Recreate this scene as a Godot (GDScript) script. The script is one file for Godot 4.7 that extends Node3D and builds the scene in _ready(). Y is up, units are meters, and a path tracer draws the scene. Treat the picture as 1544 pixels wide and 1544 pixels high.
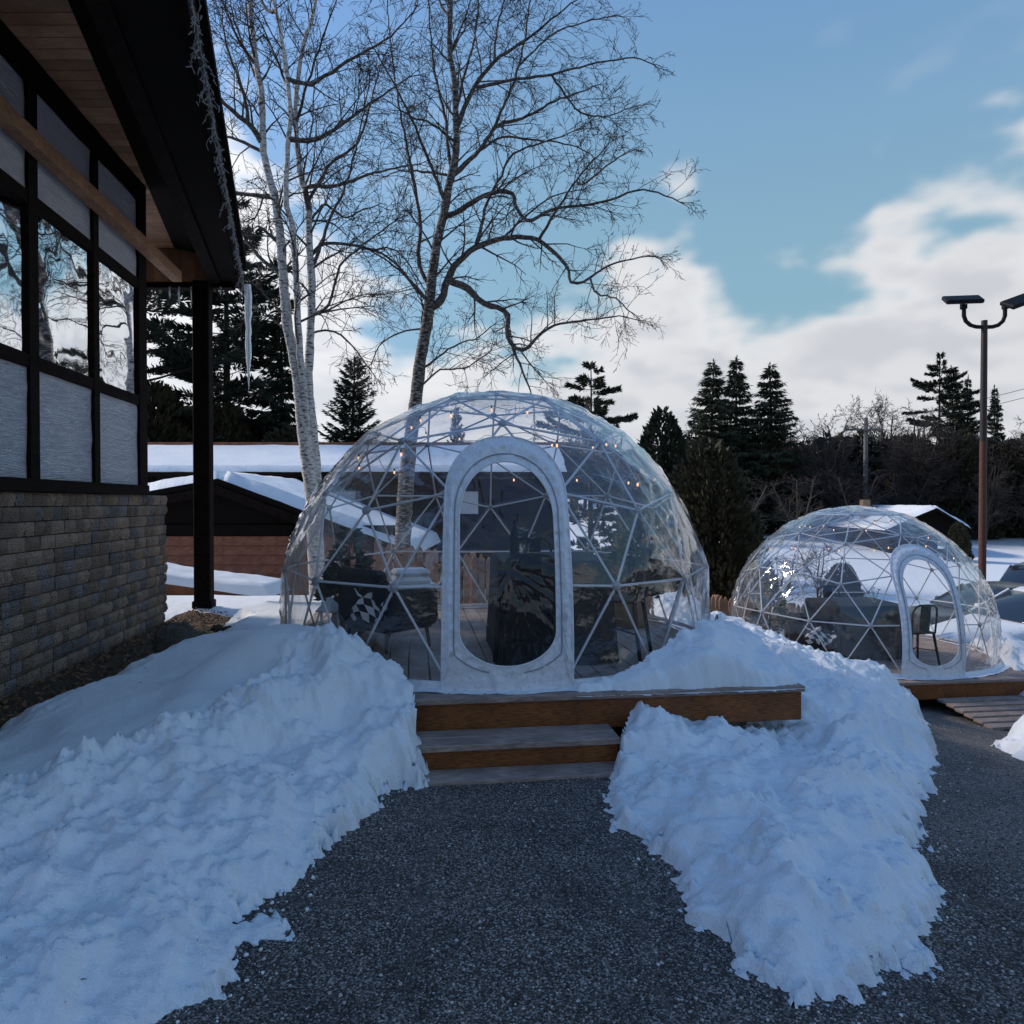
extends Node3D

# ---------------------------------------------------------------- mesh helper
class MB:
	var v := PackedVector3Array()
	var n := PackedVector3Array()
	var c := PackedColorArray()
	var ix := PackedInt32Array()

	func tri(a: Vector3, b: Vector3, d: Vector3) -> void:   # counter-clockwise seen from outside
		var k := v.size()
		v.append(a); v.append(b); v.append(d)
		ix.append(k); ix.append(k + 2); ix.append(k + 1)

	func quad(a: Vector3, b: Vector3, d: Vector3, e: Vector3) -> void:
		var k := v.size()
		v.append(a); v.append(b); v.append(d); v.append(e)
		ix.append_array(PackedInt32Array([k, k + 2, k + 1, k, k + 3, k + 2]))

	func hexa(p: Array) -> void:   # 8 corners: bottom 0-3 counter-clockwise from above, top 4-7
		quad(p[3], p[2], p[1], p[0]); quad(p[4], p[5], p[6], p[7])
		for i in 4:
			var j := (i + 1) % 4
			quad(p[i], p[j], p[j + 4], p[i + 4])

	func box(at: Vector3, s: Vector3, b := Basis()) -> void:
		var h := s * 0.5
		var p := []
		for y in [-1.0, 1.0]:
			for q in [[-1.0, 1.0], [1.0, 1.0], [1.0, -1.0], [-1.0, -1.0]]:
				p.append(at + b * Vector3(q[0] * h.x, y * h.y, q[1] * h.z))
		hexa(p)

	func rbox(at: Vector3, s: Vector3, r: float, b := Basis()) -> void:   # box with chamfered edges
		var h := s * 0.5
		var g := Vector3(h.x - r, h.y - r, h.z - r)
		var f := func(x: float, y: float, z: float) -> Vector3: return at + b * Vector3(x, y, z)
		for sy in [-1.0, 1.0]:
			var q := [f.call(-g.x, sy * h.y, g.z), f.call(g.x, sy * h.y, g.z), f.call(g.x, sy * h.y, -g.z), f.call(-g.x, sy * h.y, -g.z)]
			if sy > 0: quad(q[0], q[1], q[2], q[3])
			else: quad(q[3], q[2], q[1], q[0])
		for sx in [-1.0, 1.0]:
			var q := [f.call(sx * h.x, -g.y, g.z), f.call(sx * h.x, -g.y, -g.z), f.call(sx * h.x, g.y, -g.z), f.call(sx * h.x, g.y, g.z)]
			if sx > 0: quad(q[0], q[1], q[2], q[3])
			else: quad(q[3], q[2], q[1], q[0])
		for sz in [-1.0, 1.0]:
			var q := [f.call(-g.x, -g.y, sz * h.z), f.call(g.x, -g.y, sz * h.z), f.call(g.x, g.y, sz * h.z), f.call(-g.x, g.y, sz * h.z)]
			if sz > 0: quad(q[0], q[1], q[2], q[3])
			else: quad(q[3], q[2], q[1], q[0])
		for a in [-1.0, 1.0]:
			for e in [-1.0, 1.0]:
				var q1 := [f.call(-g.x, a * h.y, e * g.z), f.call(g.x, a * h.y, e * g.z), f.call(g.x, a * g.y, e * h.z), f.call(-g.x, a * g.y, e * h.z)]
				var q2 := [f.call(a * h.x, e * g.y, -g.z), f.call(a * h.x, e * g.y, g.z), f.call(a * g.x, e * h.y, g.z), f.call(a * g.x, e * h.y, -g.z)]
				var q3 := [f.call(a * g.x, -g.y, e * h.z), f.call(a * g.x, g.y, e * h.z), f.call(a * h.x, g.y, e * g.z), f.call(a * h.x, -g.y, e * g.z)]
				if a * e < 0: quad(q1[0], q1[1], q1[2], q1[3])
				else: quad(q1[3], q1[2], q1[1], q1[0])
				if a * e < 0: quad(q2[0], q2[1], q2[2], q2[3])
				else: quad(q2[3], q2[2], q2[1], q2[0])
				if a * e < 0: quad(q3[0], q3[1], q3[2], q3[3])
				else: quad(q3[3], q3[2], q3[1], q3[0])
		for x in [-1.0, 1.0]:
			for y in [-1.0, 1.0]:
				for z in [-1.0, 1.0]:
					var t := [f.call(x * h.x, y * g.y, z * g.z), f.call(x * g.x, y * h.y, z * g.z), f.call(x * g.x, y * g.y, z * h.z)]
					if x * y * z > 0: tri(t[0], t[1], t[2])
					else: tri(t[0], t[2], t[1])

	func tube(p: PackedVector3Array, r: PackedFloat32Array, sides: int, cap := true) -> void:   # smooth normals of its own
		var m := p.size()
		if m < 2: return
		var k0 := v.size()
		var side := Vector3.ZERO
		for i in m:
			var t := (p[mini(i + 1, m - 1)] - p[maxi(i - 1, 0)]).normalized()
			if side == Vector3.ZERO:
				side = t.cross(Vector3.UP if absf(t.y) < 0.9 else Vector3.RIGHT).normalized()
			else:
				side = (side - t * side.dot(t)).normalized()
			var up := t.cross(side)
			for s in sides:
				var a := TAU * s / sides
				var o := side * cos(a) + up * sin(a)
				v.append(p[i] + o * r[i]); n.append(o)
		for i in m - 1:
			for s in sides:
				var a := k0 + i * sides + s
				var b := k0 + i * sides + (s + 1) % sides
				ix.append(a); ix.append(a + sides); ix.append(b)
				ix.append(b); ix.append(a + sides); ix.append(b + sides)
		if cap:
			for e in 2:
				var i := 0 if e == 0 else m - 1
				var t := (p[mini(i + 1, m - 1)] - p[maxi(i - 1, 0)]).normalized() * (-1.0 if e == 0 else 1.0)
				var k := v.size()
				for s in sides:
					v.append(v[k0 + i * sides + s]); n.append(t)
				for s in range(1, sides - 1):
					if e == 0: ix.append_array(PackedInt32Array([k, k + s, k + s + 1]))
					else: ix.append_array(PackedInt32Array([k, k + s + 1, k + s]))

	func rod(a: Vector3, b: Vector3, r: float, sides := 6, r2 := -1.0) -> void:
		tube(PackedVector3Array([a, b]), PackedFloat32Array([r, r if r2 < 0 else r2]), sides)

	func grid(pts: PackedVector3Array, w: int, h: int, keep := PackedByteArray(), wrap := false) -> void:   # rows of w points; shared vertices, for smoothing
		var k := v.size()
		v.append_array(pts)
		for j in h - 1:
			for i in (w if wrap else w - 1):
				var i2 := (i + 1) % w
				var a := k + j * w + i
				var b := k + j * w + i2
				if keep.size() and not (keep[j * w + i] and keep[j * w + i2] and keep[(j + 1) * w + i] and keep[(j + 1) * w + i2]): continue
				ix.append(a); ix.append(a + w); ix.append(b)
				ix.append(b); ix.append(a + w); ix.append(b + w)

	func smooth() -> void:   # vertex normals by summing face normals over shared vertices
		n.resize(v.size()); n.fill(Vector3.ZERO)
		for t in range(0, ix.size(), 3):
			var a := ix[t]; var b := ix[t + 1]; var d := ix[t + 2]
			var f := (v[d] - v[a]).cross(v[b] - v[a])
			n[a] += f; n[b] += f; n[d] += f
		for i in n.size(): n[i] = n[i].normalized() if n[i].length_squared() > 1e-20 else Vector3.UP

	func lathe(prof: Array, sides: int, at := Vector3.ZERO) -> void:   # [radius, height] pairs upward
		var pts := PackedVector3Array()
		for q in prof:
			for s in sides:
				var a := -TAU * s / sides
				pts.append(at + Vector3(cos(a) * q[0], q[1], sin(a) * q[0]))
		grid(pts, sides, prof.size(), PackedByteArray(), true)

	func done(m: Material) -> ArrayMesh:
		var a := []
		a.resize(Mesh.ARRAY_MAX)
		a[Mesh.ARRAY_VERTEX] = v
		if n.size() == v.size() and n.size(): a[Mesh.ARRAY_NORMAL] = n
		if c.size() == v.size() and c.size(): a[Mesh.ARRAY_COLOR] = c
		a[Mesh.ARRAY_INDEX] = ix
		var am := ArrayMesh.new()
		am.add_surface_from_arrays(Mesh.PRIMITIVE_TRIANGLES, a)
		am.surface_set_material(0, m)
		return am

# ---------------------------------------------------------------- node helpers
var used := {}
var M := {}

func numbered(called: String) -> String:
	var k: int = used.get(called, -1) + 1
	used[called] = k
	return called if k == 0 else "%s_%03d" % [called, k]

func tag(o: Node, label: String, category: String, group := "") -> Node:
	o.set_meta("label", label); o.set_meta("category", category)
	if group: o.set_meta("group", group)
	return o

func thing(called: String, label: String, category: String, at := Vector3.ZERO, turn := 0.0, group := "") -> Node3D:
	var o := Node3D.new()
	o.name = numbered(called)
	add_child(o)
	o.position = at; o.rotation.y = turn
	tag(o, label, category, group)
	return o

func put(called: String, mesh: Mesh, parent: Node, at := Transform3D(), mat: Material = null) -> MeshInstance3D:
	var o := MeshInstance3D.new()
	o.name = called
	o.mesh = mesh
	o.transform = at
	if mat: o.material_override = mat
	parent.add_child(o, true)
	return o

func solo(called: String, mesh: Mesh, label: String, category: String, group := "") -> MeshInstance3D:
	var o := put(numbered(called), mesh, self)
	tag(o, label, category, group)
	return o

func structure(called: String, mesh: Mesh) -> MeshInstance3D:
	var o := put(called, mesh, self)
	o.set_meta("kind", "structure")
	return o

func noisy(seed_: int, freq: float, oct := 3, type := FastNoiseLite.TYPE_SIMPLEX_SMOOTH) -> FastNoiseLite:
	var f := FastNoiseLite.new()
	f.seed = seed_; f.frequency = freq; f.noise_type = type
	f.fractal_type = FastNoiseLite.FRACTAL_FBM if oct > 1 else FastNoiseLite.FRACTAL_NONE
	f.fractal_octaves = maxi(oct, 1)
	return f

func lin(r: float, g_: float, b: float) -> Color:
	return Color(r, g_, b).linear_to_srgb()

func mat(r: float, g_: float, b: float, rough := 0.8, metal := 0.0) -> StandardMaterial3D:
	var m := StandardMaterial3D.new()
	m.albedo_color = lin(r, g_, b); m.roughness = rough; m.metallic = metal
	return m

func noise_tex(f: FastNoiseLite, size: int, stops: Array, normalize := true) -> NoiseTexture2D:   # stops: [offset, linear r, g, b]
	var t := NoiseTexture2D.new()
	t.width = size; t.height = size; t.seamless = true; t.noise = f; t.normalize = normalize
	t.seamless_blend_skirt = 0.15
	if stops.size():
		var gr := Gradient.new()
		var off := PackedFloat32Array(); var col := PackedColorArray()
		for s in stops:
			off.append(s[0]); col.append(lin(s[1], s[2], s[3]))
		gr.offsets = off; gr.colors = col
		t.color_ramp = gr
	return t

func textured(tex: Texture2D, scale: Vector3, rough := 0.85, bump: Texture2D = null, bump_cm := 1.0, world := true) -> StandardMaterial3D:
	var m := StandardMaterial3D.new()
	m.albedo_texture = tex; m.roughness = rough
	m.uv1_triplanar = true; m.uv1_world_triplanar = world; m.uv1_scale = scale
	if bump:
		m.heightmap_enabled = true; m.heightmap_texture = bump; m.heightmap_scale = bump_cm
	return m

func overlay(m: StandardMaterial3D, tex: Texture2D, scale: Vector3) -> StandardMaterial3D:   # a coarse second pattern that multiplies the first
	m.detail_enabled = true; m.detail_albedo = tex; m.detail_blend_mode = BaseMaterial3D.BLEND_MODE_MUL
	m.detail_uv_layer = BaseMaterial3D.DETAIL_UV_2
	m.uv2_triplanar = true; m.uv2_world_triplanar = m.uv1_world_triplanar; m.uv2_scale = scale
	return m

func sst(a: float, b: float, x: float) -> float:
	return smoothstep(a, b, x)

const SLOPE := [[2.6, 0.0], [4.5, 0.35], [6.7, 0.95], [9.0, 1.35], [12.6, 1.85], [16.0, 1.95]]
func ground(x: float, z: float) -> float:   # lie of the land: level by the first dome, falling to the right, rising behind
	var d := -z
	var s := 0.7 * x + 0.4 * d
	var a := 0.0
	if s >= 16.0: a = 1.95
	elif s > 2.6:
		for i in 5:
			if s <= SLOPE[i + 1][0]:
				a = lerpf(SLOPE[i][1], SLOPE[i + 1][1], (s - SLOPE[i][0]) / (SLOPE[i + 1][0] - SLOPE[i][0]))
				break
	return -a - 0.75 * sst(10.5, 16.0, d) * (1.0 - sst(-2.0, 4.0, x)) + 0.07 * clampf(d - 24.0, 0.0, 90.0)
const LB_EDGE := [[-0.492,4.079],[-0.529,3.862],[-0.624,3.757],[-0.684,3.534],[-0.769,3.342],[-0.858,3.111],[-0.854,2.905],[-0.941,2.769],[-0.937,2.65],[-0.822,2.557],[-0.917,2.437],[-0.9,2.334],[-0.914,2.24],[-1.02,2.139],[-1.122,1.974],[-1.244,1.765]]
const LB_EDGE2 := [[-3.218,4.235],[-3.305,4.688],[-3.212,5.234],[-3.185,6.097],[-3.296,6.849],[-3.291,7.635],[-3.277,8.119]]
const LB_CTRL := [[-1.515,0.678,4.85],[-1.324,0.687,4.8],[-1.063,0.634,4.62],[-0.871,0.55,4.5],[-0.688,0.444,4.38],[-0.522,0.373,4.33],[-0.59,0.266,4.25],[-1.618,0.409,4.3],[-1.724,0.358,4],[-2.045,0.294,3.6],[-2.327,0.215,3.3],[-1.334,0.503,4.4],[-1.257,0.192,3.7],[-0.909,0.211,3.95],[-1.477,0.112,2.6],[-1.819,0.123,2.58],[-2.386,0.281,4.2],[-2.785,0.174,3.95],[-2.479,0.271,5.2],[-2.341,0.312,5.8],[-2.255,0.352,6.3],[-2.906,0.152,7.2],[-2.582,0.264,7.6],[-1.43,0.169,3],[-1.056,0.081,2.45],[-2.106,0.427,6.2],[-2.021,0.111,2.4]]
const RB_EDGE := [[0.607,4.079],[0.456,3.757],[0.48,3.504],[0.607,3.123],[0.682,2.895],[0.668,2.629],[0.708,2.437],[0.784,2.271],[0.898,2.196],[1.072,2.222],[1.299,2.302],[1.402,2.437],[1.593,2.672],[1.706,2.905],[1.705,3.123],[1.831,3.182],[1.974,3.526],[2.409,4.201],[2.887,4.955],[4.187,7.394],[4.908,8.795]]
const RB_CTRL := [[0.657,0.16,4.28],[0.788,0.235,4.25],[1.224,0.169,4.35],[1.479,0.053,4.4],[1.699,0.012,4.45],[1.665,-0.004,4.7],[1.563,0.084,4],[0.838,0.185,3.3],[0.925,0.191,2.68],[1.004,0.169,2.3],[1.274,0.166,2.5],[1.422,0.192,2.95],[1.615,0.192,3.7],[2.122,0.142,4.4],[2.46,0.129,5.2],[2.072,0.15,5.3],[2.037,0.211,5.9],[2.608,0.094,7],[2.346,0.076,7.6],[3.088,-0.125,7.9],[3.879,-0.307,8.2],[4.409,-0.553,8.5],[3.932,-0.604,7.2],[3.414,-0.334,6.7],[2.968,-0.051,6.8],[2.026,0.397,8.6],[2.554,-0.257,4.6],[0.661,0.033,3.85],[2.475,-0.312,8.8]]
const DP_CTRL := [[1.01,0.532,4.85],[1.368,0.679,5.2],[1.236,0.639,5.05],[1.573,0.571,5.25],[1.726,0.488,5],[1.753,0.42,4.8],[1.818,0.382,4.74],[0.8,0.435,4.66],[0.588,0.365,4.5]]
const CB_EDGE := [[8.996,14.215],[7.328,11.496],[7.308,10.991],[7.395,10.49],[7.863,10.153]]
const PATCH := [[4.338,6.48],[4.929,7.12],[5.684,7.898],[6.252,7.887],[3.774,4.761],[3.339,4.64],[3.514,5.076]]
const PATCH2 := [[6.022,8.757],[6.814,9.468],[7.437,9.603],[6.317,8.354],[5.839,8.272]]
const BIRCH_A := [
	[[-2.953,-0.067,-11,0.125],[-2.997,1.088,-11.012,0.118],[-3.041,1.641,-11.027,0.111],[-3.167,2.599,-11.043,0.104],[-3.273,3.51,-11.061,0.097],[-3.4,4.121,-11.08,0.09],[-3.457,4.602,-11.1,0.083],[-3.514,5.379,-11.12,0.076],[-3.592,6.017,-11.141,0.069],[-3.731,6.576,-11.163,0.062],[-3.81,6.954,-11.184,0.055],[-3.838,7.784,-11.207,0.048],[-3.938,8.35,-11.23,0.041],[-4.039,9.299,-11.253,0.034],[-4.119,10.242,-11.276,0.027],[-4.19,11.086,-11.3,0.02]],
	[[-2.973,-0.089,-11.15,0.085],[-3.006,1.083,-11.121,0.08],[-3.036,1.793,-11.082,0.075],[-3.115,2.599,-11.04,0.07],[-3.153,3.297,-10.994,0.065],[-3.209,4.009,-10.947,0.06],[-3.224,4.903,-10.897,0.055],[-3.268,5.611,-10.845,0.05],[-3.341,6.014,-10.792,0.045],[-3.285,6.806,-10.738,0.04],[-3.239,7.315,-10.683,0.035],[-3.358,8.342,-10.626,0.03],[-3.446,8.826,-10.568,0.025],[-3.522,9.649,-10.51,0.02],[-3.569,10.176,-10.45,0.015]],
	[[-2.916,-0.074,-11.05,0.1],[-2.964,1.085,-11.077,0.094],[-2.984,1.693,-11.112,0.089],[-3.055,2.61,-11.151,0.083],[-3.128,3.227,-11.193,0.077],[-3.12,3.891,-11.237,0.072],[-3.102,4.838,-11.283,0.066],[-3.146,5.597,-11.33,0.06],[-3.18,6.186,-11.379,0.055],[-3.33,6.77,-11.429,0.049],[-3.397,7.748,-11.48,0.043],[-3.296,8.65,-11.532,0.038],[-3.164,9.148,-11.586,0.032],[-3.104,9.567,-11.64,0.026],[-3.012,10.459,-11.694,0.021],[-2.897,11.253,-11.75,0.015]],
	[[-3.781,6.943,-11.1,0.05],[-3.882,7.122,-11.013,0.042],[-3.952,7.174,-10.9,0.034],[-4.251,7.395,-10.775,0.025],[-4.46,7.642,-10.641,0.017],[-4.67,8.012,-10.5,0.009]],
	[[-3.791,6.882,-11.1,0.035],[-4.258,7.091,-11.234,0.026],[-4.573,7.25,-11.407,0.018],[-4.947,7.527,-11.6,0.009]],
	[[-3.588,6.153,-11.1,0.045],[-3.91,6.218,-11.207,0.033],[-4.352,6.338,-11.346,0.021],[-4.642,6.362,-11.5,0.009]],
	[[-3.234,6.862,-11.1,0.04],[-3.042,7.072,-11.216,0.034],[-2.803,7.271,-11.366,0.028],[-2.391,7.682,-11.533,0.021],[-1.957,8.109,-11.712,0.015],[-1.652,8.443,-11.9,0.009]],
	[[-3.244,7.704,-11.1,0.035],[-2.983,7.818,-10.999,0.03],[-2.461,8.06,-10.867,0.025],[-2.076,8.148,-10.721,0.019],[-1.766,8.225,-10.564,0.014],[-1.444,8.425,-10.4,0.009]],
	[[-3.244,6.031,-11.1,0.045],[-3.113,6.229,-10.995,0.039],[-2.896,6.211,-10.859,0.033],[-2.572,6.155,-10.708,0.027],[-2.109,6.23,-10.547,0.021],[-1.725,6.249,-10.377,0.015],[-1.295,6.243,-10.2,0.009]],
	[[-3.031,5.332,-11.1,0.035],[-2.931,5.451,-11.182,0.031],[-2.783,5.53,-11.287,0.026],[-2.437,5.519,-11.405,0.022],[-2.001,5.406,-11.53,0.018],[-1.683,5.141,-11.662,0.013],[-1.466,4.753,-11.8,0.009]],
	[[-3.051,4.379,-11.1,0.03],[-2.929,4.379,-10.984,0.026],[-2.74,4.419,-10.832,0.023],[-2.6,4.705,-10.665,0.019],[-2.442,4.948,-10.485,0.016],[-1.993,5.225,-10.297,0.013],[-1.623,5.394,-10.1,0.009]],
	[[-3.528,5.484,-11.1,0.05],[-3.687,5.584,-11.154,0.036],[-3.884,5.753,-11.223,0.023],[-3.994,5.761,-11.3,0.009]],
	[[-3.568,4.967,-11.1,0.04],[-3.752,5.17,-11.195,0.032],[-3.99,5.406,-11.318,0.025],[-4.257,5.777,-11.454,0.017],[-4.439,6.234,-11.6,0.009]],
	[[-3.477,8.585,-11.1,0.03],[-3.779,9.108,-11.274,0.019],[-4.117,9.785,-11.5,0.009]],
	[[-3.893,8.231,-11.1,0.03],[-4.111,8.475,-10.926,0.019],[-4.221,8.819,-10.7,0.009]],
	[[-3.284,7.521,-11.1,0.025],[-3.517,8.071,-11.261,0.02],[-3.844,8.82,-11.469,0.014],[-4.135,9.395,-11.7,0.009]],
	[[-3.061,5.139,-11.1,0.03],[-2.809,5.93,-11.308,0.025],[-2.665,6.458,-11.579,0.019],[-2.463,7.562,-11.879,0.014],[-2.362,8.617,-12.2,0.009]],
	[[-3.365,7.47,-11.1,0.03],[-2.995,7.837,-10.859,0.023],[-2.716,8.233,-10.547,0.016],[-2.441,8.478,-10.2,0.009]],
	[[-4.004,7.268,-11.1,0.03],[-3.967,7.54,-10.859,0.023],[-4.065,7.944,-10.547,0.016],[-4.024,8.199,-10.2,0.009]],
	[[-3.142,6.153,-11.1,0.03],[-2.818,6.773,-11.346,0.025],[-2.472,7.241,-11.666,0.019],[-2.327,8.074,-12.02,0.014],[-2.174,9.073,-12.4,0.009]],
	[[-3.822,7.876,-11.1,0.025],[-4.05,8.308,-11.314,0.02],[-4.414,9.216,-11.592,0.014],[-4.586,9.964,-11.9,0.009]],
	[[-3.011,4.125,-11.1,0.02],[-2.797,4.163,-11.261,0.016],[-2.535,4.002,-11.469,0.013],[-2.265,3.625,-11.7,0.009]],
	[[-3.102,5.848,-11.1,0.025],[-2.932,6.167,-11.384,0.021],[-2.705,6.103,-11.753,0.017],[-2.521,6.374,-12.162,0.013],[-2.267,6.664,-12.6,0.009]],
	[[-2.149,5.514,-11.1,0.015],[-1.709,5.267,-10.882,0.012],[-1.278,4.589,-10.6,0.009]]]
const BIRCH_B := [
	[[-1.914,-0.099,-12.4,0.16],[-1.859,1.033,-12.411,0.151],[-1.781,2.167,-12.425,0.142],[-1.636,3.304,-12.44,0.134],[-1.57,3.943,-12.457,0.125],[-1.447,4.607,-12.474,0.116],[-1.38,5.285,-12.492,0.107],[-1.291,5.953,-12.511,0.099],[-1.179,6.406,-12.531,0.09],[-1.077,6.987,-12.55,0.081],[-0.964,7.536,-12.571,0.072],[-0.966,8.212,-12.591,0.064],[-0.991,8.765,-12.612,0.055],[-1.085,9.354,-12.634,0.046],[-1.063,10.05,-12.656,0.037],[-1.019,11.095,-12.678,0.029],[-0.951,12.04,-12.7,0.02]],
	[[-1.279,4.796,-12.5,0.07],[-1.217,4.966,-12.455,0.065],[-1.042,5.426,-12.397,0.059],[-0.642,5.8,-12.332,0.053],[-0.112,5.955,-12.262,0.048],[0.445,5.884,-12.189,0.042],[0.918,5.425,-12.113,0.037],[0.934,5.191,-12.035,0.031],[1.124,5.101,-11.954,0.026],[1.496,5.325,-11.871,0.02],[1.916,5.449,-11.786,0.015],[2.297,5.463,-11.7,0.009]],
	[[1.176,5.264,-12.5,0.02],[1.404,5.02,-12.206,0.016],[1.652,4.835,-11.824,0.013],[1.832,4.508,-11.4,0.009]],
	[[-1.187,5.31,-12.5,0.065],[-0.94,5.27,-12.557,0.059],[-0.738,5.188,-12.63,0.054],[-0.522,4.991,-12.712,0.048],[-0.094,4.851,-12.8,0.043],[-0.071,4.44,-12.892,0.037],[0.202,4.236,-12.988,0.031],[0.717,4.675,-13.087,0.026],[1.469,4.832,-13.189,0.02],[1.918,4.907,-13.293,0.015],[2.301,4.861,-13.4,0.009]],
	[[-0.046,4.317,-12.5,0.03],[0.104,3.97,-12.595,0.025],[0.232,3.692,-12.718,0.019],[0.34,3.433,-12.854,0.014],[0.404,3.146,-13,0.009]],
	[[-1.142,6.326,-12.5,0.05],[-0.93,6.456,-12.424,0.046],[-0.72,6.54,-12.326,0.042],[-0.413,6.675,-12.217,0.038],[-0.022,6.647,-12.1,0.034],[0.055,6.399,-11.978,0.029],[0.271,6.076,-11.85,0.025],[0.642,6.207,-11.718,0.021],[1.46,6.28,-11.582,0.017],[2.048,6.411,-11.443,0.013],[2.58,6.164,-11.3,0.009]],
	[[-0.616,5.915,-12.5,0.035],[-0.499,6.31,-12.43,0.031],[-0.417,6.591,-12.339,0.026],[-0.156,7.03,-12.239,0.022],[0.055,7.325,-12.131,0.018],[0.659,7.48,-12.018,0.013],[1.065,7.573,-11.9,0.009]],
	[[0.457,5.995,-12.5,0.03],[0.653,6.272,-12.329,0.025],[0.918,6.629,-12.108,0.019],[1.17,6.904,-11.863,0.014],[1.462,7.113,-11.6,0.009]],
	[[-0.959,7.125,-12.5,0.05],[-0.77,7.371,-12.587,0.044],[-0.522,7.69,-12.7,0.038],[-0.258,8.114,-12.826,0.032],[0.213,8.325,-12.96,0.027],[0.718,8.675,-13.101,0.021],[1.186,8.924,-13.248,0.015],[1.591,9.168,-13.4,0.009]],
	[[-0.251,7.947,-12.5,0.03],[0,8.706,-12.671,0.025],[0.2,9.561,-12.892,0.019],[0.336,10.602,-13.137,0.014],[0.416,11.518,-13.4,0.009]],
	[[-0.936,7.97,-12.5,0.05],[-0.69,8.453,-12.384,0.042],[-0.324,8.849,-12.234,0.034],[0.231,9.135,-12.067,0.025],[0.814,9.489,-11.888,0.017],[1.154,9.608,-11.7,0.009]],
	[[-0.651,8.563,-12.5,0.03],[-0.306,8.595,-12.395,0.026],[0.056,8.607,-12.259,0.023],[0.641,8.586,-12.108,0.019],[1.156,8.633,-11.947,0.016],[1.893,8.661,-11.777,0.013],[2.235,8.469,-11.6,0.009]],
	[[-1.45,5.241,-12.5,0.04],[-1.574,5.506,-12.577,0.036],[-1.621,5.873,-12.678,0.031],[-1.612,6.507,-12.789,0.027],[-1.815,7.603,-12.909,0.022],[-2.012,8.591,-13.034,0.018],[-2.176,9.683,-13.165,0.013],[-2.271,10.715,-13.3,0.009]],
	[[-1.244,6.703,-12.5,0.035],[-1.383,7.231,-12.311,0.029],[-1.697,7.932,-12.065,0.022],[-2.035,8.498,-11.792,0.015],[-2.226,8.735,-11.5,0.009]],
	[[-1.107,7.239,-12.5,0.035],[-1.121,7.728,-12.659,0.03],[-1.163,8.229,-12.866,0.025],[-1.375,9.174,-13.096,0.019],[-1.499,10.268,-13.342,0.014],[-1.577,11.419,-13.6,0.009]],
	[[-1.45,4.956,-12.5,0.03],[-1.601,5.095,-12.348,0.025],[-1.798,5.304,-12.152,0.019],[-2.038,5.465,-11.934,0.014],[-2.265,5.538,-11.7,0.009]],
	[[-0.959,8.164,-12.5,0.03],[-0.834,8.902,-12.689,0.025],[-0.673,9.636,-12.935,0.019],[-0.603,10.53,-13.208,0.014],[-0.542,11.469,-13.5,0.009]],
	[[-0.331,9.009,-12.5,0.025],[-0.254,9.677,-12.634,0.02],[-0.117,10.374,-12.807,0.014],[-0.024,11.101,-13,0.009]],
	[[-1.05,9.248,-12.5,0.025],[-0.805,9.534,-12.239,0.017],[-0.652,9.747,-11.9,0.009]],
	[[-1.05,9.819,-12.5,0.025],[-1.431,10.52,-12.848,0.017],[-1.846,11.322,-13.3,0.009]],
	[[-1.575,3.769,-12.5,0.025],[-1.298,4.035,-12.689,0.021],[-0.969,4.32,-12.935,0.017],[-0.627,4.499,-13.208,0.013],[-0.333,4.812,-13.5,0.009]],
	[[-1.621,3.426,-12.5,0.02],[-1.251,3.721,-12.232,0.016],[-0.781,3.713,-11.885,0.013],[-0.336,3.904,-11.5,0.009]],
	[[-1.016,7.079,-12.5,0.025],[-1.536,7.28,-12.741,0.02],[-2.05,7.421,-13.053,0.014],[-2.472,7.418,-13.4,0.009]],
	[[-0.959,7.707,-12.5,0.025],[-1.363,7.854,-12.232,0.02],[-1.65,7.783,-11.885,0.014],[-1.911,7.79,-11.5,0.009]],
	[[0.89,6.851,-12.5,0.02],[1.209,6.86,-12.259,0.016],[1.615,7.052,-11.947,0.013],[1.886,7.103,-11.6,0.009]],
	[[-0.114,6.041,-12.5,0.025],[0.208,6.457,-12.661,0.02],[0.682,6.891,-12.869,0.014],[1.172,7.107,-13.1,0.009]],
	[[0.685,8.346,-12.5,0.02],[1.14,8.35,-12.741,0.016],[1.645,8.398,-13.053,0.013],[2.056,8.703,-13.4,0.009]],
	[[-0.514,7.593,-12.5,0.025],[-0.138,7.802,-12.576,0.021],[0.324,7.793,-12.674,0.017],[0.911,7.789,-12.783,0.013],[1.39,7.67,-12.9,0.009]],
	[[-1.507,4.454,-12.5,0.02],[-1.869,4.485,-12.634,0.016],[-2.304,4.292,-12.807,0.013],[-2.517,3.978,-13,0.009]],
	[[0.194,9.317,-12.5,0.02],[0.675,9.63,-12.741,0.016],[1.287,10.067,-13.053,0.013],[1.934,10.417,-13.4,0.009]]]

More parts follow.
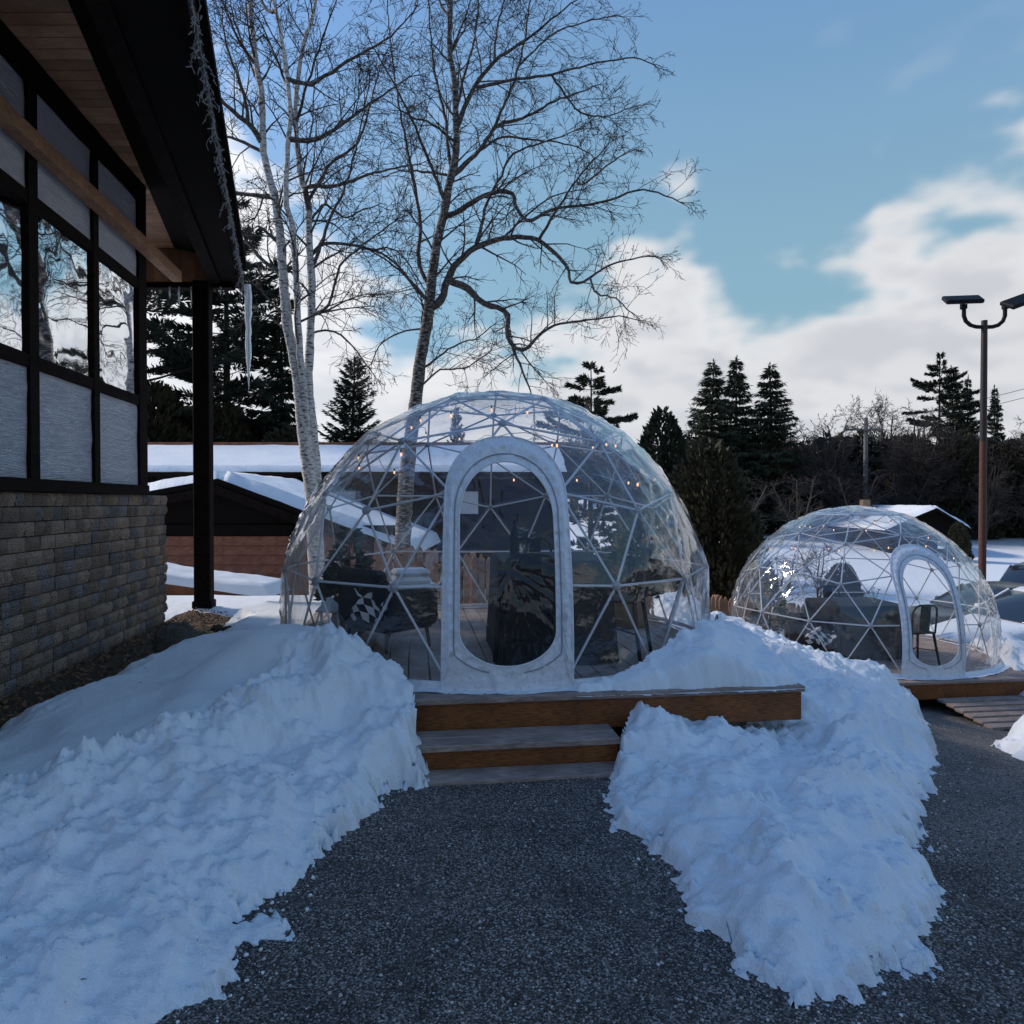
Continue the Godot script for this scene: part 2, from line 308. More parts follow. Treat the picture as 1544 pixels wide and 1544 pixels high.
# ---------------------------------------------------------------- camera, sky, sun
const TOPS := [[-180, 17], [-150, 12], [-120, 18], [-90, 13], [-60, 18], [-40, 24], [-30, 28], [-22, 28], [-16, 21], [-9, 13], [-1, 12], [6, 15], [11, 20], [13.5, 23], [15.5, 20], [18, 15], [22, 14], [24.5, 16], [27, 20], [31, 19.5], [36, 21], [48, 16], [70, 17], [95, 12], [130, 18], [155, 13], [180, 17]]
func sky_image() -> Image:
	var w := 1440; var h := 720
	var im := Image.create_empty(w, h, false, Image.FORMAT_RGBF)
	var f1 := noisy(11, 1.0, 5); var f2 := noisy(23, 1.0, 4)
	var sun := Vector3(sin(deg_to_rad(-50.0)) * cos(deg_to_rad(26.0)), sin(deg_to_rad(26.0)), -cos(deg_to_rad(-50.0)) * cos(deg_to_rad(26.0)))
	var tops := PackedFloat32Array()
	for x in w:
		var az := (float(x) + 0.5) / w * 360.0
		if az > 180.0: az -= 360.0
		for i in TOPS.size() - 1:
			if az <= TOPS[i + 1][0]:
				var t: float = (az - TOPS[i][0]) / float(TOPS[i + 1][0] - TOPS[i][0])
				tops.append(lerpf(TOPS[i][1], TOPS[i + 1][1], t * t * (3.0 - 2.0 * t)))
				break
	for y in h:
		var el := 90.0 - (y + 0.5) / h * 180.0
		var ce := cos(deg_to_rad(el)); var se := sin(deg_to_rad(el))
		if el < -1.5:
			for x in w: im.set_pixel(x, y, Color(0.30, 0.34, 0.42))
			continue
		for x in w:
			var az := (x + 0.5) / w * TAU
			var dir := Vector3(sin(az) * ce, se, -cos(az) * ce)
			var toward := maxf(dir.dot(sun), 0.0)
			var near := pow(toward, 5.0)
			var hue := sst(-0.75, 0.2, dir.x)   # teal away from the sun's side, purer blue on it
			var lo := Vector3(0.25, 0.39, 0.63).lerp(Vector3(0.215, 0.37, 0.46), hue)
			var hi := Vector3(0.105, 0.23, 0.55).lerp(Vector3(0.105, 0.22, 0.46), hue)
			var blue := lo.lerp(hi, sst(8.0, 48.0, el)) * (1.0 + 0.4 * near)
			var q := Vector3(dir.x * 4.5, dir.y * 12.0, dir.z * 4.5)
			var a := f1.get_noise_3dv(q)
			var b := f2.get_noise_3dv(q * 2.3)
			var edge := tops[x] + a * 9.0 + b * 3.0 - el
			var cover := sst(-1.2, 4.5, edge)
			var wisp := sst(0.3, 0.7, a + 0.3 * b) * 0.15 * sst(40.0, 18.0, el)
			cover = clampf(maxf(cover, wisp), 0.0, 1.0)
			var thick := sst(0.5, 11.0, edge)
			var lit := Vector3(0.63, 0.635, 0.65).lerp(Vector3(0.48, 0.495, 0.535), thick * (0.4 + 0.6 * sst(-0.3, 0.4, b + a * 0.6)))
			lit = lit.lerp(Vector3(0.58, 0.60, 0.64), 0.5 * sst(9.0, 1.0, el)) * (1.0 + 0.6 * near)
			var c := blue.lerp(lit, cover)
			im.set_pixel(x, y, Color(c.x, c.y, c.z))
	return im

func build_air() -> void:
	var cam := Camera3D.new()
	cam.name = "camera"
	cam.position = Vector3(0, 1.52, 0)
	cam.rotation_degrees = Vector3(-0.785, 0, 0)
	cam.fov = 70.37
	cam.near = 0.05; cam.far = 1500.0
	add_child(cam)
	var env := Environment.new()
	env.background_mode = Environment.BG_SKY
	var sky := Sky.new()
	var sm := PanoramaSkyMaterial.new()
	sm.panorama = ImageTexture.create_from_image(sky_image())
	sky.sky_material = sm
	env.sky = sky
	env.background_energy_multiplier = 1.0
	env.tonemap_mode = Environment.TONE_MAPPER_LINEAR
	env.tonemap_exposure = 1.25
	env.sdfgi_enabled = true; env.ssao_enabled = true; env.ssil_enabled = true
	var we := WorldEnvironment.new()
	we.name = "environment"
	we.environment = env
	add_child(we)
	var sun := DirectionalLight3D.new()
	sun.name = "sun"
	sun.light_energy = 0.8
	sun.light_angular_distance = 8.0
	sun.light_color = Color(1.0, 0.95, 0.88)
	sun.shadow_enabled = true
	sun.rotation_degrees = Vector3(-34.0, 180.0 + 65.0, 0)   # behind thin cloud, ahead and to the left
	add_child(sun)

# ---------------------------------------------------------------- materials
func make_materials() -> void:
	# snow
	var s_alb := noise_tex(noisy(3, 0.02, 5), 1024, [[0.0, 0.74, 0.76, 0.79], [0.35, 0.83, 0.85, 0.87], [1.0, 0.88, 0.89, 0.90]])
	var s_h := noise_tex(noisy(4, 0.035, 5), 1024, [])
	M.snow = textured(s_alb, Vector3.ONE * 2.6, 0.6, s_h, 0.55)
	var dirt := noisy(8, 0.03, 4)
	M.snow = overlay(M.snow, noise_tex(dirt, 1024, [[0.0, 0.6, 0.58, 0.56], [0.07, 0.86, 0.85, 0.84], [0.14, 1, 1, 1], [1.0, 1, 1, 1]]), Vector3.ONE * 0.23)
	M.snow_far = textured(s_alb, Vector3.ONE * 0.2, 0.6, s_h, 1.0)
	# gravel
	var cell := noisy(5, 0.085, 1, FastNoiseLite.TYPE_CELLULAR)
	cell.cellular_return_type = FastNoiseLite.RETURN_CELL_VALUE
	cell.cellular_jitter = 1.0
	var cell_h := noisy(5, 0.085, 1, FastNoiseLite.TYPE_CELLULAR)
	cell_h.cellular_return_type = FastNoiseLite.RETURN_DISTANCE
	cell_h.cellular_jitter = 1.0
	var g_alb := noise_tex(cell, 1536, [[0.0, 0.03, 0.025, 0.022], [0.42, 0.10, 0.082, 0.072], [0.7, 0.24, 0.20, 0.175], [0.88, 0.44, 0.38, 0.34], [1.0, 0.75, 0.68, 0.62]])
	var g_h := noise_tex(cell_h, 1536, [[0.0, 1, 1, 1], [1.0, 0, 0, 0]])
	var patches := noise_tex(noisy(6, 0.012, 5), 512, [[0.0, 0.38, 0.38, 0.39], [0.5, 0.85, 0.85, 0.85], [1.0, 1.0, 0.99, 0.97]])
	M.gravel = overlay(textured(g_alb, Vector3.ONE * 1.25, 0.85, g_h, 1.0), patches, Vector3.ONE * 0.21)
	M.stone_bit = mat(0.09, 0.092, 0.10, 0.8)
	M.stone_bit.vertex_color_use_as_albedo = true
	M.stone_bit.albedo_color = Color.WHITE
	# earth with leaf litter
	var e_alb := noise_tex(noisy(15, 0.05, 5), 1024, [[0.0, 0.02, 0.013, 0.008], [0.5, 0.07, 0.046, 0.026], [0.75, 0.12, 0.08, 0.045], [1.0, 0.24, 0.16, 0.09]])
	M.earth = textured(e_alb, Vector3.ONE * 1.1, 0.95, e_alb, 4.0)
	# wood of the decks
	M.deck = wood_mat(31, [[0.0, 0.20, 0.145, 0.12], [0.5, 0.40, 0.30, 0.25], [1.0, 0.55, 0.43, 0.37]], Vector3(1.0, 6, 9), 0.75)
	M.fascia = wood_mat(32, [[0.0, 0.06, 0.016, 0.004], [0.45, 0.26, 0.08, 0.015], [1.0, 0.38, 0.14, 0.028]], Vector3(1.2, 9, 9), 0.6)
	M.soffit = wood_mat(34, [[0.0, 0.40, 0.19, 0.09], [0.5, 0.60, 0.34, 0.19], [1.0, 0.70, 0.45, 0.28]], Vector3(1.4, 6, 12), 0.6)
	M.timber = wood_mat(35, [[0.0, 0.20, 0.09, 0.045], [0.5, 0.42, 0.22, 0.115], [1.0, 0.56, 0.32, 0.18]], Vector3(8, 8, 1.0), 0.65)
	M.brown = mat(0.020, 0.013, 0.011, 0.55)
	M.trim = overlay(textured(noise_tex(noisy(36, 0.02, 4), 512, [[0.0, 0.008, 0.005, 0.004], [1.0, 0.022, 0.013, 0.010]]), Vector3.ONE * 1.5, 0.5), patches, Vector3.ONE * 0.7)
	M.trim.roughness = 0.8; M.trim.metallic_specular = 0.2
	M.black_wood = mat(0.009, 0.007, 0.006, 0.85)
	M.black_wood.metallic_specular = 0.2
	M.siding = wood_mat(37, [[0.0, 0.20, 0.07, 0.035], [0.5, 0.33, 0.125, 0.065], [1.0, 0.42, 0.18, 0.10]], Vector3(0.5, 4, 4), 0.8)
	M.fence = wood_mat(38, [[0.0, 0.22, 0.11, 0.07], [0.5, 0.40, 0.22, 0.14], [1.0, 0.52, 0.32, 0.22]], Vector3(8, 1, 8), 0.85)
	# wall blocks, two tones each with grain
	var b1 := noise_tex(noisy(41, 0.09, 4), 512, [[0.0, 0.17, 0.12, 0.085], [0.5, 0.54, 0.40, 0.29], [1.0, 0.70, 0.56, 0.43]])
	var b2 := noise_tex(noisy(42, 0.09, 4), 512, [[0.0, 0.11, 0.095, 0.085], [0.5, 0.33, 0.295, 0.275], [1.0, 0.52, 0.47, 0.45]])
	var bh := noise_tex(noisy(43, 0.06, 5), 512, [])
	M.block = []
	for t in [[b1, 1.0], [b1, 0.62], [b1, 0.85], [b2, 1.0], [b2, 0.72]]:
		var m := textured(t[0], Vector3.ONE * 2.0, 0.95, bh, 4.5)
		m.albedo_color = Color(t[1], t[1], t[1]).linear_to_srgb()
		m = overlay(m, noise_tex(noisy(44, 0.02, 5), 512, [[0.0, 0.55, 0.51, 0.48], [0.45, 0.9, 0.88, 0.87], [1.0, 1, 1, 1]]), Vector3.ONE * 0.55)
		M.block.append(m)
	M.mortar = mat(0.03, 0.027, 0.025, 0.95)
	# glazing of the hall: clear sheets that mirror the sky, and clouded plastic sheets
	var wob := noisy(51, 0.006, 3)
	var ripple := NoiseTexture2D.new()
	ripple.width = 512; ripple.height = 512; ripple.seamless = true; ripple.noise = wob; ripple.as_normal_map = true; ripple.bump_strength = 2.0
	M.clear_sheet = mat(0.90, 0.93, 0.97, 0.02, 1.0)
	M.clear_sheet.normal_enabled = true; M.clear_sheet.normal_texture = ripple; M.clear_sheet.normal_scale = 0.18
	M.clear_sheet.uv1_triplanar = true; M.clear_sheet.uv1_world_triplanar = true; M.clear_sheet.uv1_scale = Vector3(0.5, 0.8, 0.25)
	var cloudy := noise_tex(noisy(52, 0.03, 5), 1024, [[0.0, 0.55, 0.57, 0.62], [0.5, 0.66, 0.68, 0.74], [1.0, 0.76, 0.78, 0.84]])
	var creases := noisy(53, 0.02, 4)
	creases.fractal_type = FastNoiseLite.FRACTAL_RIDGED
	var cr := noise_tex(creases, 1024, [])
	M.cloudy_sheet = textured(cloudy, Vector3(0.9, 2.4, 0.16), 0.3, cr, 2.2)
	# dome film
	var folds := noisy(61, 0.012, 4)
	folds.fractal_type = FastNoiseLite.FRACTAL_RIDGED
	var fold_n := NoiseTexture2D.new()
	fold_n.width = 1024; fold_n.height = 1024; fold_n.seamless = true; fold_n.noise = folds; fold_n.as_normal_map = true; fold_n.bump_strength = 4.0
	M.film = mat(0.80, 0.88, 1.0, 0.05)
	M.film.transparency = BaseMaterial3D.TRANSPARENCY_ALPHA
	M.film.albedo_color.a = 0.008
	M.film.normal_enabled = true; M.film.normal_texture = fold_n; M.film.normal_scale = 0.6
	M.film.uv1_triplanar = true; M.film.uv1_scale = Vector3(0.9, 0.9, 0.9)
	M.door_film = M.film.duplicate()
	M.door_film.albedo_color.a = 0.006
	M.door_film.normal_scale = 0.25
	M.door_film.uv1_scale = Vector3(0.5, 1.3, 0.5)
	var weave := noise_tex(noisy(62, 0.05, 4), 512, [[0.0, 0.68, 0.70, 0.75], [0.4, 0.80, 0.82, 0.86], [1.0, 0.86, 0.88, 0.91]])
	M.canvas = textured(weave, Vector3.ONE * 1.2, 0.6, noise_tex(noisy(63, 0.02, 5), 512, []), 1.6, false)
	M.canvas.backlight_enabled = true; M.canvas.backlight = Color(0.35, 0.35, 0.37)
	M.strut = mat(0.60, 0.62, 0.66, 0.35)
	M.light_cord = mat(0.30, 0.30, 0.31, 0.6)
	M.hub = mat(0.30, 0.31, 0.33, 0.5)
	M.bulb = mat(0.9, 0.7, 0.4, 0.3)
	M.bulb.emission_enabled = true; M.bulb.emission = Color(1.0, 0.74, 0.52); M.bulb.emission_energy_multiplier = 1.3
	M.wire = mat(0.02, 0.02, 0.02, 0.6)
	M.clear_wire = mat(0.35, 0.36, 0.38, 0.5)
	# plants
	var bark := noisy(71, 0.02, 4)
	M.birch = textured(noise_tex(bark, 1024, [[0.0, 0.015, 0.013, 0.012], [0.30, 0.03, 0.026, 0.024], [0.37, 0.42, 0.39, 0.37], [0.55, 0.70, 0.67, 0.64], [1.0, 0.80, 0.78, 0.75]]), Vector3(0.42, 1.15, 0.42), 0.75, noise_tex(noisy(72, 0.05, 3), 512, []), 1.5)
	M.birch_limb = textured(noise_tex(noisy(73, 0.02, 4), 512, [[0.0, 0.02, 0.017, 0.016], [0.5, 0.06, 0.05, 0.045], [0.75, 0.22, 0.20, 0.19], [1.0, 0.38, 0.36, 0.34]]), Vector3(1.2, 2.8, 1.2), 0.8)
	M.birch_dark = textured(noise_tex(noisy(76, 0.02, 4), 1024, [[0.0, 0.012, 0.010, 0.009], [0.46, 0.03, 0.025, 0.022], [0.56, 0.20, 0.18, 0.165], [0.75, 0.40, 0.37, 0.35], [1.0, 0.55, 0.52, 0.50]]), Vector3(0.42, 1.0, 0.42), 0.8)
	M.twig = mat(0.028, 0.019, 0.017, 0.8)
	M.bark = mat(0.045, 0.035, 0.029, 0.95)
	M.bark_grey = mat(0.10, 0.085, 0.075, 0.95)
	M.needle = []
	for t in [[0.014, 0.022, 0.011], [0.019, 0.028, 0.013], [0.026, 0.034, 0.014], [0.040, 0.036, 0.015]]:
		var m := mat(t[0], t[1], t[2], 0.75)
		M.needle.append(m)
	M.leaf = mat(0.20, 0.10, 0.045, 0.8)
	# things
	M.black = mat(0.008, 0.008, 0.009, 0.6)
	M.black.metallic_specular = 0.3
	M.black_cloth = mat(0.010, 0.010, 0.012, 0.9)
	M.white_cloth = mat(0.62, 0.63, 0.66, 0.9)
	M.white_paint = mat(0.55, 0.56, 0.58, 0.5)
	M.burlap = textured(noise_tex(noisy(81, 0.1, 3), 256, [[0.0, 0.14, 0.09, 0.05], [1.0, 0.34, 0.24, 0.15]]), Vector3.ONE * 3.0, 0.95)
	M.ice = mat(0.75, 0.83, 0.92, 0.12)
	M.ice.transparency = BaseMaterial3D.TRANSPARENCY_ALPHA
	M.ice.albedo_color.a = 0.55
	M.ice.refraction_enabled = true; M.ice.refraction_scale = 0.031
	M.rock = textured(noise_tex(noisy(83, 0.04, 5), 512, [[0.0, 0.03, 0.025, 0.02], [0.6, 0.10, 0.08, 0.065], [1.0, 0.2, 0.17, 0.14]]), Vector3.ONE * 2.0, 0.9, b1, 2.0)
	M.rust_pole = textured(noise_tex(noisy(84, 0.03, 4), 512, [[0.0, 0.03, 0.012, 0.008], [0.5, 0.09, 0.03, 0.02], [1.0, 0.20, 0.085, 0.06]]), Vector3(2, 0.7, 2), 0.7)
	M.grey_pole = mat(0.22, 0.21, 0.21, 0.9)

func wood_mat(seed_: int, stops: Array, scale: Vector3, rough: float) -> StandardMaterial3D:
	var t := noise_tex(noisy(seed_, 0.02, 5), 512, stops)
	return overlay(textured(t, scale, rough, t, 0.25), noise_tex(noisy(seed_ + 100, 0.015, 3), 256, [[0.0, 0.55, 0.53, 0.52], [1.0, 1.0, 1.0, 1.0]]), Vector3.ONE * 0.8)

# ---------------------------------------------------------------- ground and snow
func coords(near_lo: float, near_hi: float, step: float, far_lo: float, far_hi: float) -> PackedFloat32Array:
	var a := PackedFloat32Array()
	var x := near_lo; var st := step
	while x > far_lo:
		st *= 1.25; x -= st; a.append(x)
	a.reverse()
	x = near_lo
	while x < near_hi:
		a.append(x); x += step
	st = step
	while x < far_hi:
		a.append(x); st *= 1.25; x += st
	return a

func build_ground() -> void:
	var xs := coords(-6.0, 9.0, 0.2, -700.0, 700.0)
	var zs := coords(-16.0, 0.0, 0.2, -900.0, 120.0)
	var f := noisy(91, 0.6, 3)
	var mb := MB.new()
	var pts := PackedVector3Array()
	for z in zs:
		for x in xs:
			pts.append(Vector3(x, ground(x, z) + 0.012 * f.get_noise_2d(x, z), z))
	mb.grid(pts, xs.size(), zs.size())
	for i in range(0, mb.ix.size(), 3):   # rows run toward the camera: turn the faces up
		var t := mb.ix[i + 1]; mb.ix[i + 1] = mb.ix[i + 2]; mb.ix[i + 2] = t
	fix_up(mb)
	mb.smooth()
	structure("ground", mb.done(M.gravel))
	# loose stones on the path
	var rng := RandomNumberGenerator.new(); rng.seed = 5
	var st := MB.new()
	st.lathe([[0.0, -0.5], [0.42, -0.34], [0.5, 0.05], [0.34, 0.4], [0.0, 0.5]], 6)
	for i in st.v.size(): st.v[i] *= 0.8 + 0.4 * fposmod(sin(st.v[i].x * 37.0 + st.v[i].z * 91.0) * 43.0, 1.0)
	var mm := MultiMesh.new()
	mm.transform_format = MultiMesh.TRANSFORM_3D
	mm.use_colors = true
	mm.mesh = st.done(M.stone_bit)
	var n := 26000
	mm.instance_count = n
	for i in n:
		var d := 1.6 + 7.5 * pow(rng.randf(), 1.7)
		var x := rng.randf_range(-0.62, 0.78) * d
		var s := 0.004 + 0.010 * pow(rng.randf(), 2.5)
		var b := Basis.from_euler(Vector3(rng.randf() * TAU, rng.randf() * TAU, rng.randf() * TAU)).scaled(Vector3(s, s * rng.randf_range(0.5, 0.9), s * rng.randf_range(0.7, 1.2)))
		mm.set_instance_transform(i, Transform3D(b, Vector3(x, ground(x, -d) + 0.012 * f.get_noise_2d(x, -d) + s * 0.12, -d)))
		var k := 0.05 + 0.55 * pow(rng.randf(), 2.4)
		mm.set_instance_color(i, Color(k, k * 0.93, k * 0.87))
	var o := MultiMeshInstance3D.new()
	o.name = "loose_gravel"
	o.multimesh = mm
	add_child(o)
	o.set_meta("kind", "stuff")
	tag(o, "loose grey gravel strewn over the dark path", "gravel")

func fix_up(mb: MB) -> void:   # make every face of a height sheet look up
	for t in range(0, mb.ix.size(), 3):
		var a := mb.ix[t]; var b := mb.ix[t + 1]; var d := mb.ix[t + 2]
		if (mb.v[d] - mb.v[a]).cross(mb.v[b] - mb.v[a]).y < 0.0:
			mb.ix[t + 1] = d; mb.ix[t + 2] = b

func seg_dist(p: Vector2, line: PackedVector2Array) -> float:
	var best := 1e9
	for i in line.size() - 1:
		var a := line[i]; var ab := line[i + 1] - a
		var t := clampf((p - a).dot(ab) / maxf(ab.length_squared(), 1e-9), 0.0, 1.0)
		best = minf(best, p.distance_squared_to(a + ab * t))
	return sqrt(best)

func v2(a: Array) -> PackedVector2Array:
	var r := PackedVector2Array()
	for q in a: r.append(Vector2(q[0], q[1]))
	return r

# A bank of snow over POLY (x, distance ahead); its height follows CTRL (x, height, distance) and falls to the ground at the free edges EDGES.
func snow_bank(poly: PackedVector2Array, edges: Array, ctrl: Array, step: float, lump: float, brim: float, rag: float, seed_: int, floor_y := -99.0, smooth_from := PackedVector2Array()) -> MB:
	var lo := poly[0]; var hi := poly[0]
	for q in poly:
		lo = lo.min(q); hi = hi.max(q)
	lo -= Vector2.ONE * 0.1; hi += Vector2.ONE * 0.1
	var w := int((hi.x - lo.x) / step) + 2; var h := int((hi.y - lo.y) / step) + 2
	var f1 := noisy(seed_, 1.3, 3); var f2 := noisy(seed_ + 1, 5.0, 4); var f3 := noisy(seed_ + 2, 14.0, 3); var fe := noisy(seed_ + 3, 3.2, 4)
	var fc := noisy(seed_ + 4, 4.5, 2, FastNoiseLite.TYPE_CELLULAR)
	fc.cellular_return_type = FastNoiseLite.RETURN_DISTANCE
	var pts := PackedVector3Array(); var keep := PackedByteArray()
	for j in h:
		for i in w:
			var p := lo + Vector2(i, j) * step
			var e := 1e9
			for l in edges: e = minf(e, seg_dist(p, l))
			var inside := Geometry2D.is_point_in_polygon(p, poly)
			var base := floor_y if floor_y > -90.0 else ground(p.x, -p.y)
			var ds := (e if inside else -e) + rag * fe.get_noise_2d(p.x, p.y)
			var de := ds + rag * 0.55 * f3.get_noise_2d(p.x * 1.1, p.y * 1.1) + rag * 0.3 * f3.get_noise_2d(p.x * 2.3 + 9.0, p.y * 2.3)
			if (not inside and e > rag * 2.0 + 0.05) or de < -0.07:
				pts.append(Vector3(p.x, base - 0.05, -p.y)); keep.append(0)
				continue
			var sw := 0.0; var sh := 0.0
			for q in ctrl:
				var r := p.distance_squared_to(Vector2(q[0], q[2])) + 0.02
				var ww := 1.0 / (r * r)
				sw += ww; sh += ww * q[1]
			var top := maxf(sh / sw, base + 0.035)
			var steep := sst(3.7, 4.15, p.y) * (1.0 - sst(0.75, 1.2, absf(p.x - 0.1)))   # heaped up against the steps
			var k := clampf((ds + 0.03) / lerpf(brim, 0.10, steep), 0.06, 1.0)
			k = lerpf(k, sqrt(k * (2.0 - k)), 0.45)
			var rough := 1.0
			if smooth_from.size(): rough = 0.12 + 0.88 * (1.0 - sst(-0.12, 0.1, (p.y - curve_at(smooth_from, p.x)) + 0.12 * f1.get_noise_2d(p.x * 2.0, p.y * 2.0)))
			var clod := sst(-0.05, 0.45, f1.get_noise_2d(p.x * 1.7 + 30.0, p.y * 1.7))
			if smooth_from.size(): clod = clampf(maxf(clod * 0.45, exp(-pow((p.y - curve_at(smooth_from, p.x) + 0.16) / 0.16, 2.0))), 0.0, 1.0)
			var bump := f1.get_noise_2d(p.x * 1.6, p.y * 1.6) * 1.0 + f2.get_noise_2d(p.x * 0.8, p.y * 0.8) * 0.75 + (0.35 - absf(f2.get_noise_2d(p.x * 0.9 + 40.0, p.y * 0.9))) * 0.5 + clod * (absf(f2.get_noise_2d(p.x * 1.5, p.y * 1.5)) * 1.1 + (0.45 - fc.get_noise_2d(p.x, p.y)) * 0.6 - 0.2) + f3.get_noise_2d(p.x, p.y) * (0.12 + 0.30 * clod)
			var y := base + (top - base) * k + lump * bump * rough * minf(1.0, k * 1.4) + f3.get_noise_2d(p.x * 2.0, p.y * 2.0) * 0.005 * (rough + 0.1)
			var lip := clampf(de / 0.055, 0.0, 1.0)
			y = lerpf(base - 0.012, y, sqrt(lip * (2.0 - lip)))
			pts.append(Vector3(p.x, y, -p.y)); keep.append(1)
	var mb := MB.new()
	mb.grid(pts, w, h, keep)
	fix_up(mb)
	mb.smooth()
	return mb

func curve_at(c: PackedVector2Array, x: float) -> float:
	for i in c.size() - 1:
		if x <= c[i + 1].x: return lerpf(c[i].y, c[i + 1].y, clampf((x - c[i].x) / (c[i + 1].x - c[i].x), 0.0, 1.0))
	return c[c.size() - 1].y

func arc(cx: float, cd: float, r: float, a0: float, a1: float, n: int) -> PackedVector2Array:
	var o := PackedVector2Array()
	for i in n + 1:
		var a := deg_to_rad(lerpf(a0, a1, float(i) / n))
		o.append(Vector2(cx + r * sin(a), cd - r * cos(a)))
	return o

func build_snow() -> void:
	# bank left of the steps
	var edge := v2(LB_EDGE); var back := v2(LB_EDGE2)
	var poly := PackedVector2Array(edge)
	poly.append_array(PackedVector2Array([Vector2(-3.0, 1.75), Vector2(-3.25, 3.0)]))
	poly.append_array(back)
	poly.append_array(PackedVector2Array([Vector2(-3.1, 9.2), Vector2(-1.9, 9.0), Vector2(-1.95, 7.0)]))
	poly.append_array(arc(D1.x, D1.y, 1.845, -85, -18, 8))
	poly.append_array(PackedVector2Array([Vector2(-0.60, 4.40), Vector2(-0.57, 4.3), Vector2(-0.53, 4.1)]))
	var mb := snow_bank(poly, [edge, back], LB_CTRL, 0.014, 0.072, 0.44, 0.10, 201, -99.0, PackedVector2Array([Vector2(-3.2, 3.25), Vector2(-2.3, 3.42), Vector2(-2.0, 3.75), Vector2(-1.7, 4.1), Vector2(-1.5, 4.45), Vector2(-1.3, 4.8), Vector2(0, 5.5)]))
	solo("snow_bank", mb.done(M.snow), "big ploughed snow bank between the stone wall and the dome steps", "snow bank", "snow banks")
	var grit := []
	grit_on(mb, grit, 260, 71)
	# bank right of the steps, running back between the two decks
	edge = v2(RB_EDGE)
	poly = PackedVector2Array(edge)
	poly.append_array(PackedVector2Array([Vector2(4.4, 8.75), Vector2(3.6, 9.4), Vector2(3.3, 10.6), Vector2(2.0, 10.6), Vector2(1.6, 8.2)]))
	poly.append_array(arc(D1.x, D1.y, 1.845, 100, 78, 2))
	poly.append_array(PackedVector2Array([Vector2(1.80, 5.6), Vector2(1.5, 5.0), Vector2(0.75, 4.6), Vector2(0.66, 4.3)]))
	mb = snow_bank(poly, [edge], RB_CTRL, 0.015, 0.060, 0.44, 0.10, 211)
	solo("snow_bank", mb.done(M.snow), "lumpy snow bank on the gravel right of the wooden steps", "snow bank", "snow banks")
	grit_on(mb, grit, 320, 72)
	var gb := MB.new(); gb.rod(Vector3(-0.5, 0, 0), Vector3(0.5, 0.1, 0.15), 0.16, 4, 0.06)
	var gm := MultiMesh.new()
	gm.transform_format = MultiMesh.TRANSFORM_3D
	gm.mesh = gb.done(M.bark)
	gm.instance_count = grit.size()
	for i in grit.size(): gm.set_instance_transform(i, grit[i])
	var go := MultiMeshInstance3D.new()
	go.name = "bark_grit"; go.multimesh = gm
	add_child(go)
	go.set_meta("kind", "stuff")
	tag(go, "dark specks of bark and grit lying on the snow banks", "grit")
	# heap on the deck
	poly = arc(D1.x, D1.y, 1.85, 17, 80, 6)
	edge = PackedVector2Array([Vector2(1.70, 6.2), Vector2(1.82, 5.3), Vector2(1.88, 4.85), Vector2(1.85, 4.665), Vector2(1.4, 4.60), Vector2(1.0, 4.548), Vector2(0.6, 4.50), Vector2(0.40, 4.485)])
	poly.append_array(edge)
	mb = snow_bank(poly, [edge], DP_CTRL, 0.016, 0.035, 0.07, 0.03, 221, 0.342)
	solo("snow_heap", mb.done(M.snow), "smooth heap of snow on the deck corner against the dome", "snow heap", "snow banks")
	# right of the second dome
	edge = PackedVector2Array([Vector2(6.75, 11.0), Vector2(6.45, 9.6), Vector2(6.1, 8.9), Vector2(6.3, 8.3), Vector2(6.9, 8.1), Vector2(7.6, 8.0), Vector2(8.6, 8.3)])
	poly = PackedVector2Array(edge)
	poly.append_array(PackedVector2Array([Vector2(8.8, 10.5), Vector2(8.0, 11.6)]))
	mb = snow_bank(poly, [edge], [[6.8, -0.42, 9.9], [7.15, -0.48, 10.1], [6.4, -0.74, 9.0], [7.2, -0.95, 8.6], [8.2, -0.95, 9.2], [7.9, -0.85, 10.6]], 0.04, 0.09, 0.35, 0.1, 231)
	solo("snow_bank", mb.done(M.snow), "snow bank right of the far dome in front of the white car", "snow bank", "snow banks")
	edge = PackedVector2Array([Vector2(4.35, 6.45), Vector2(4.2, 6.1), Vector2(4.0, 5.75), Vector2(4.1, 5.35), Vector2(4.5, 5.2), Vector2(5.2, 5.6), Vector2(5.6, 6.4), Vector2(5.2, 6.9), Vector2(4.7, 6.8), Vector2(4.35, 6.45)])
	mb = snow_bank(edge, [edge], [[4.7, -0.42, 6.0]], 0.03, 0.05, 0.3, 0.12, 241)
	solo("snow_patch", mb.done(M.snow), "low melting snow patch at the right edge of the drive", "snow patch", "snow banks")
	# crumbs fallen from the banks
	var cr := MB.new()
	cr.lathe([[0.0, -0.45], [0.4, -0.3], [0.52, 0.0], [0.36, 0.34], [0.0, 0.42]], 7)
	for i in cr.v.size(): cr.v[i] *= 0.75 + 0.5 * fposmod(sin(cr.v[i].x * 51.0 + cr.v[i].z * 77.0 + cr.v[i].y * 13.0) * 43.0, 1.0)
	cr.smooth()
	var cm := MultiMesh.new()
	cm.transform_format = MultiMesh.TRANSFORM_3D
	cm.mesh = cr.done(M.snow)
	var places := []
	var rc := RandomNumberGenerator.new(); rc.seed = 31
	for l in [v2(LB_EDGE), v2(RB_EDGE)]:
		for i in 150:
			var k: int = rc.randi() % (l.size() - 1)
			var p: Vector2 = l[k].lerp(l[k + 1], rc.randf()) + Vector2(rc.randfn(0, 1), rc.randfn(0, 1)) * 0.075
			var s := 0.004 + 0.012 * pow(rc.randf(), 3.0)
			places.append(Transform3D(Basis.from_euler(Vector3(rc.randf() * TAU, rc.randf() * TAU, 0)).scaled(Vector3.ONE * s), Vector3(p.x, ground(p.x, -p.y) + s * 0.25, -p.y)))
	cm.instance_count = places.size()
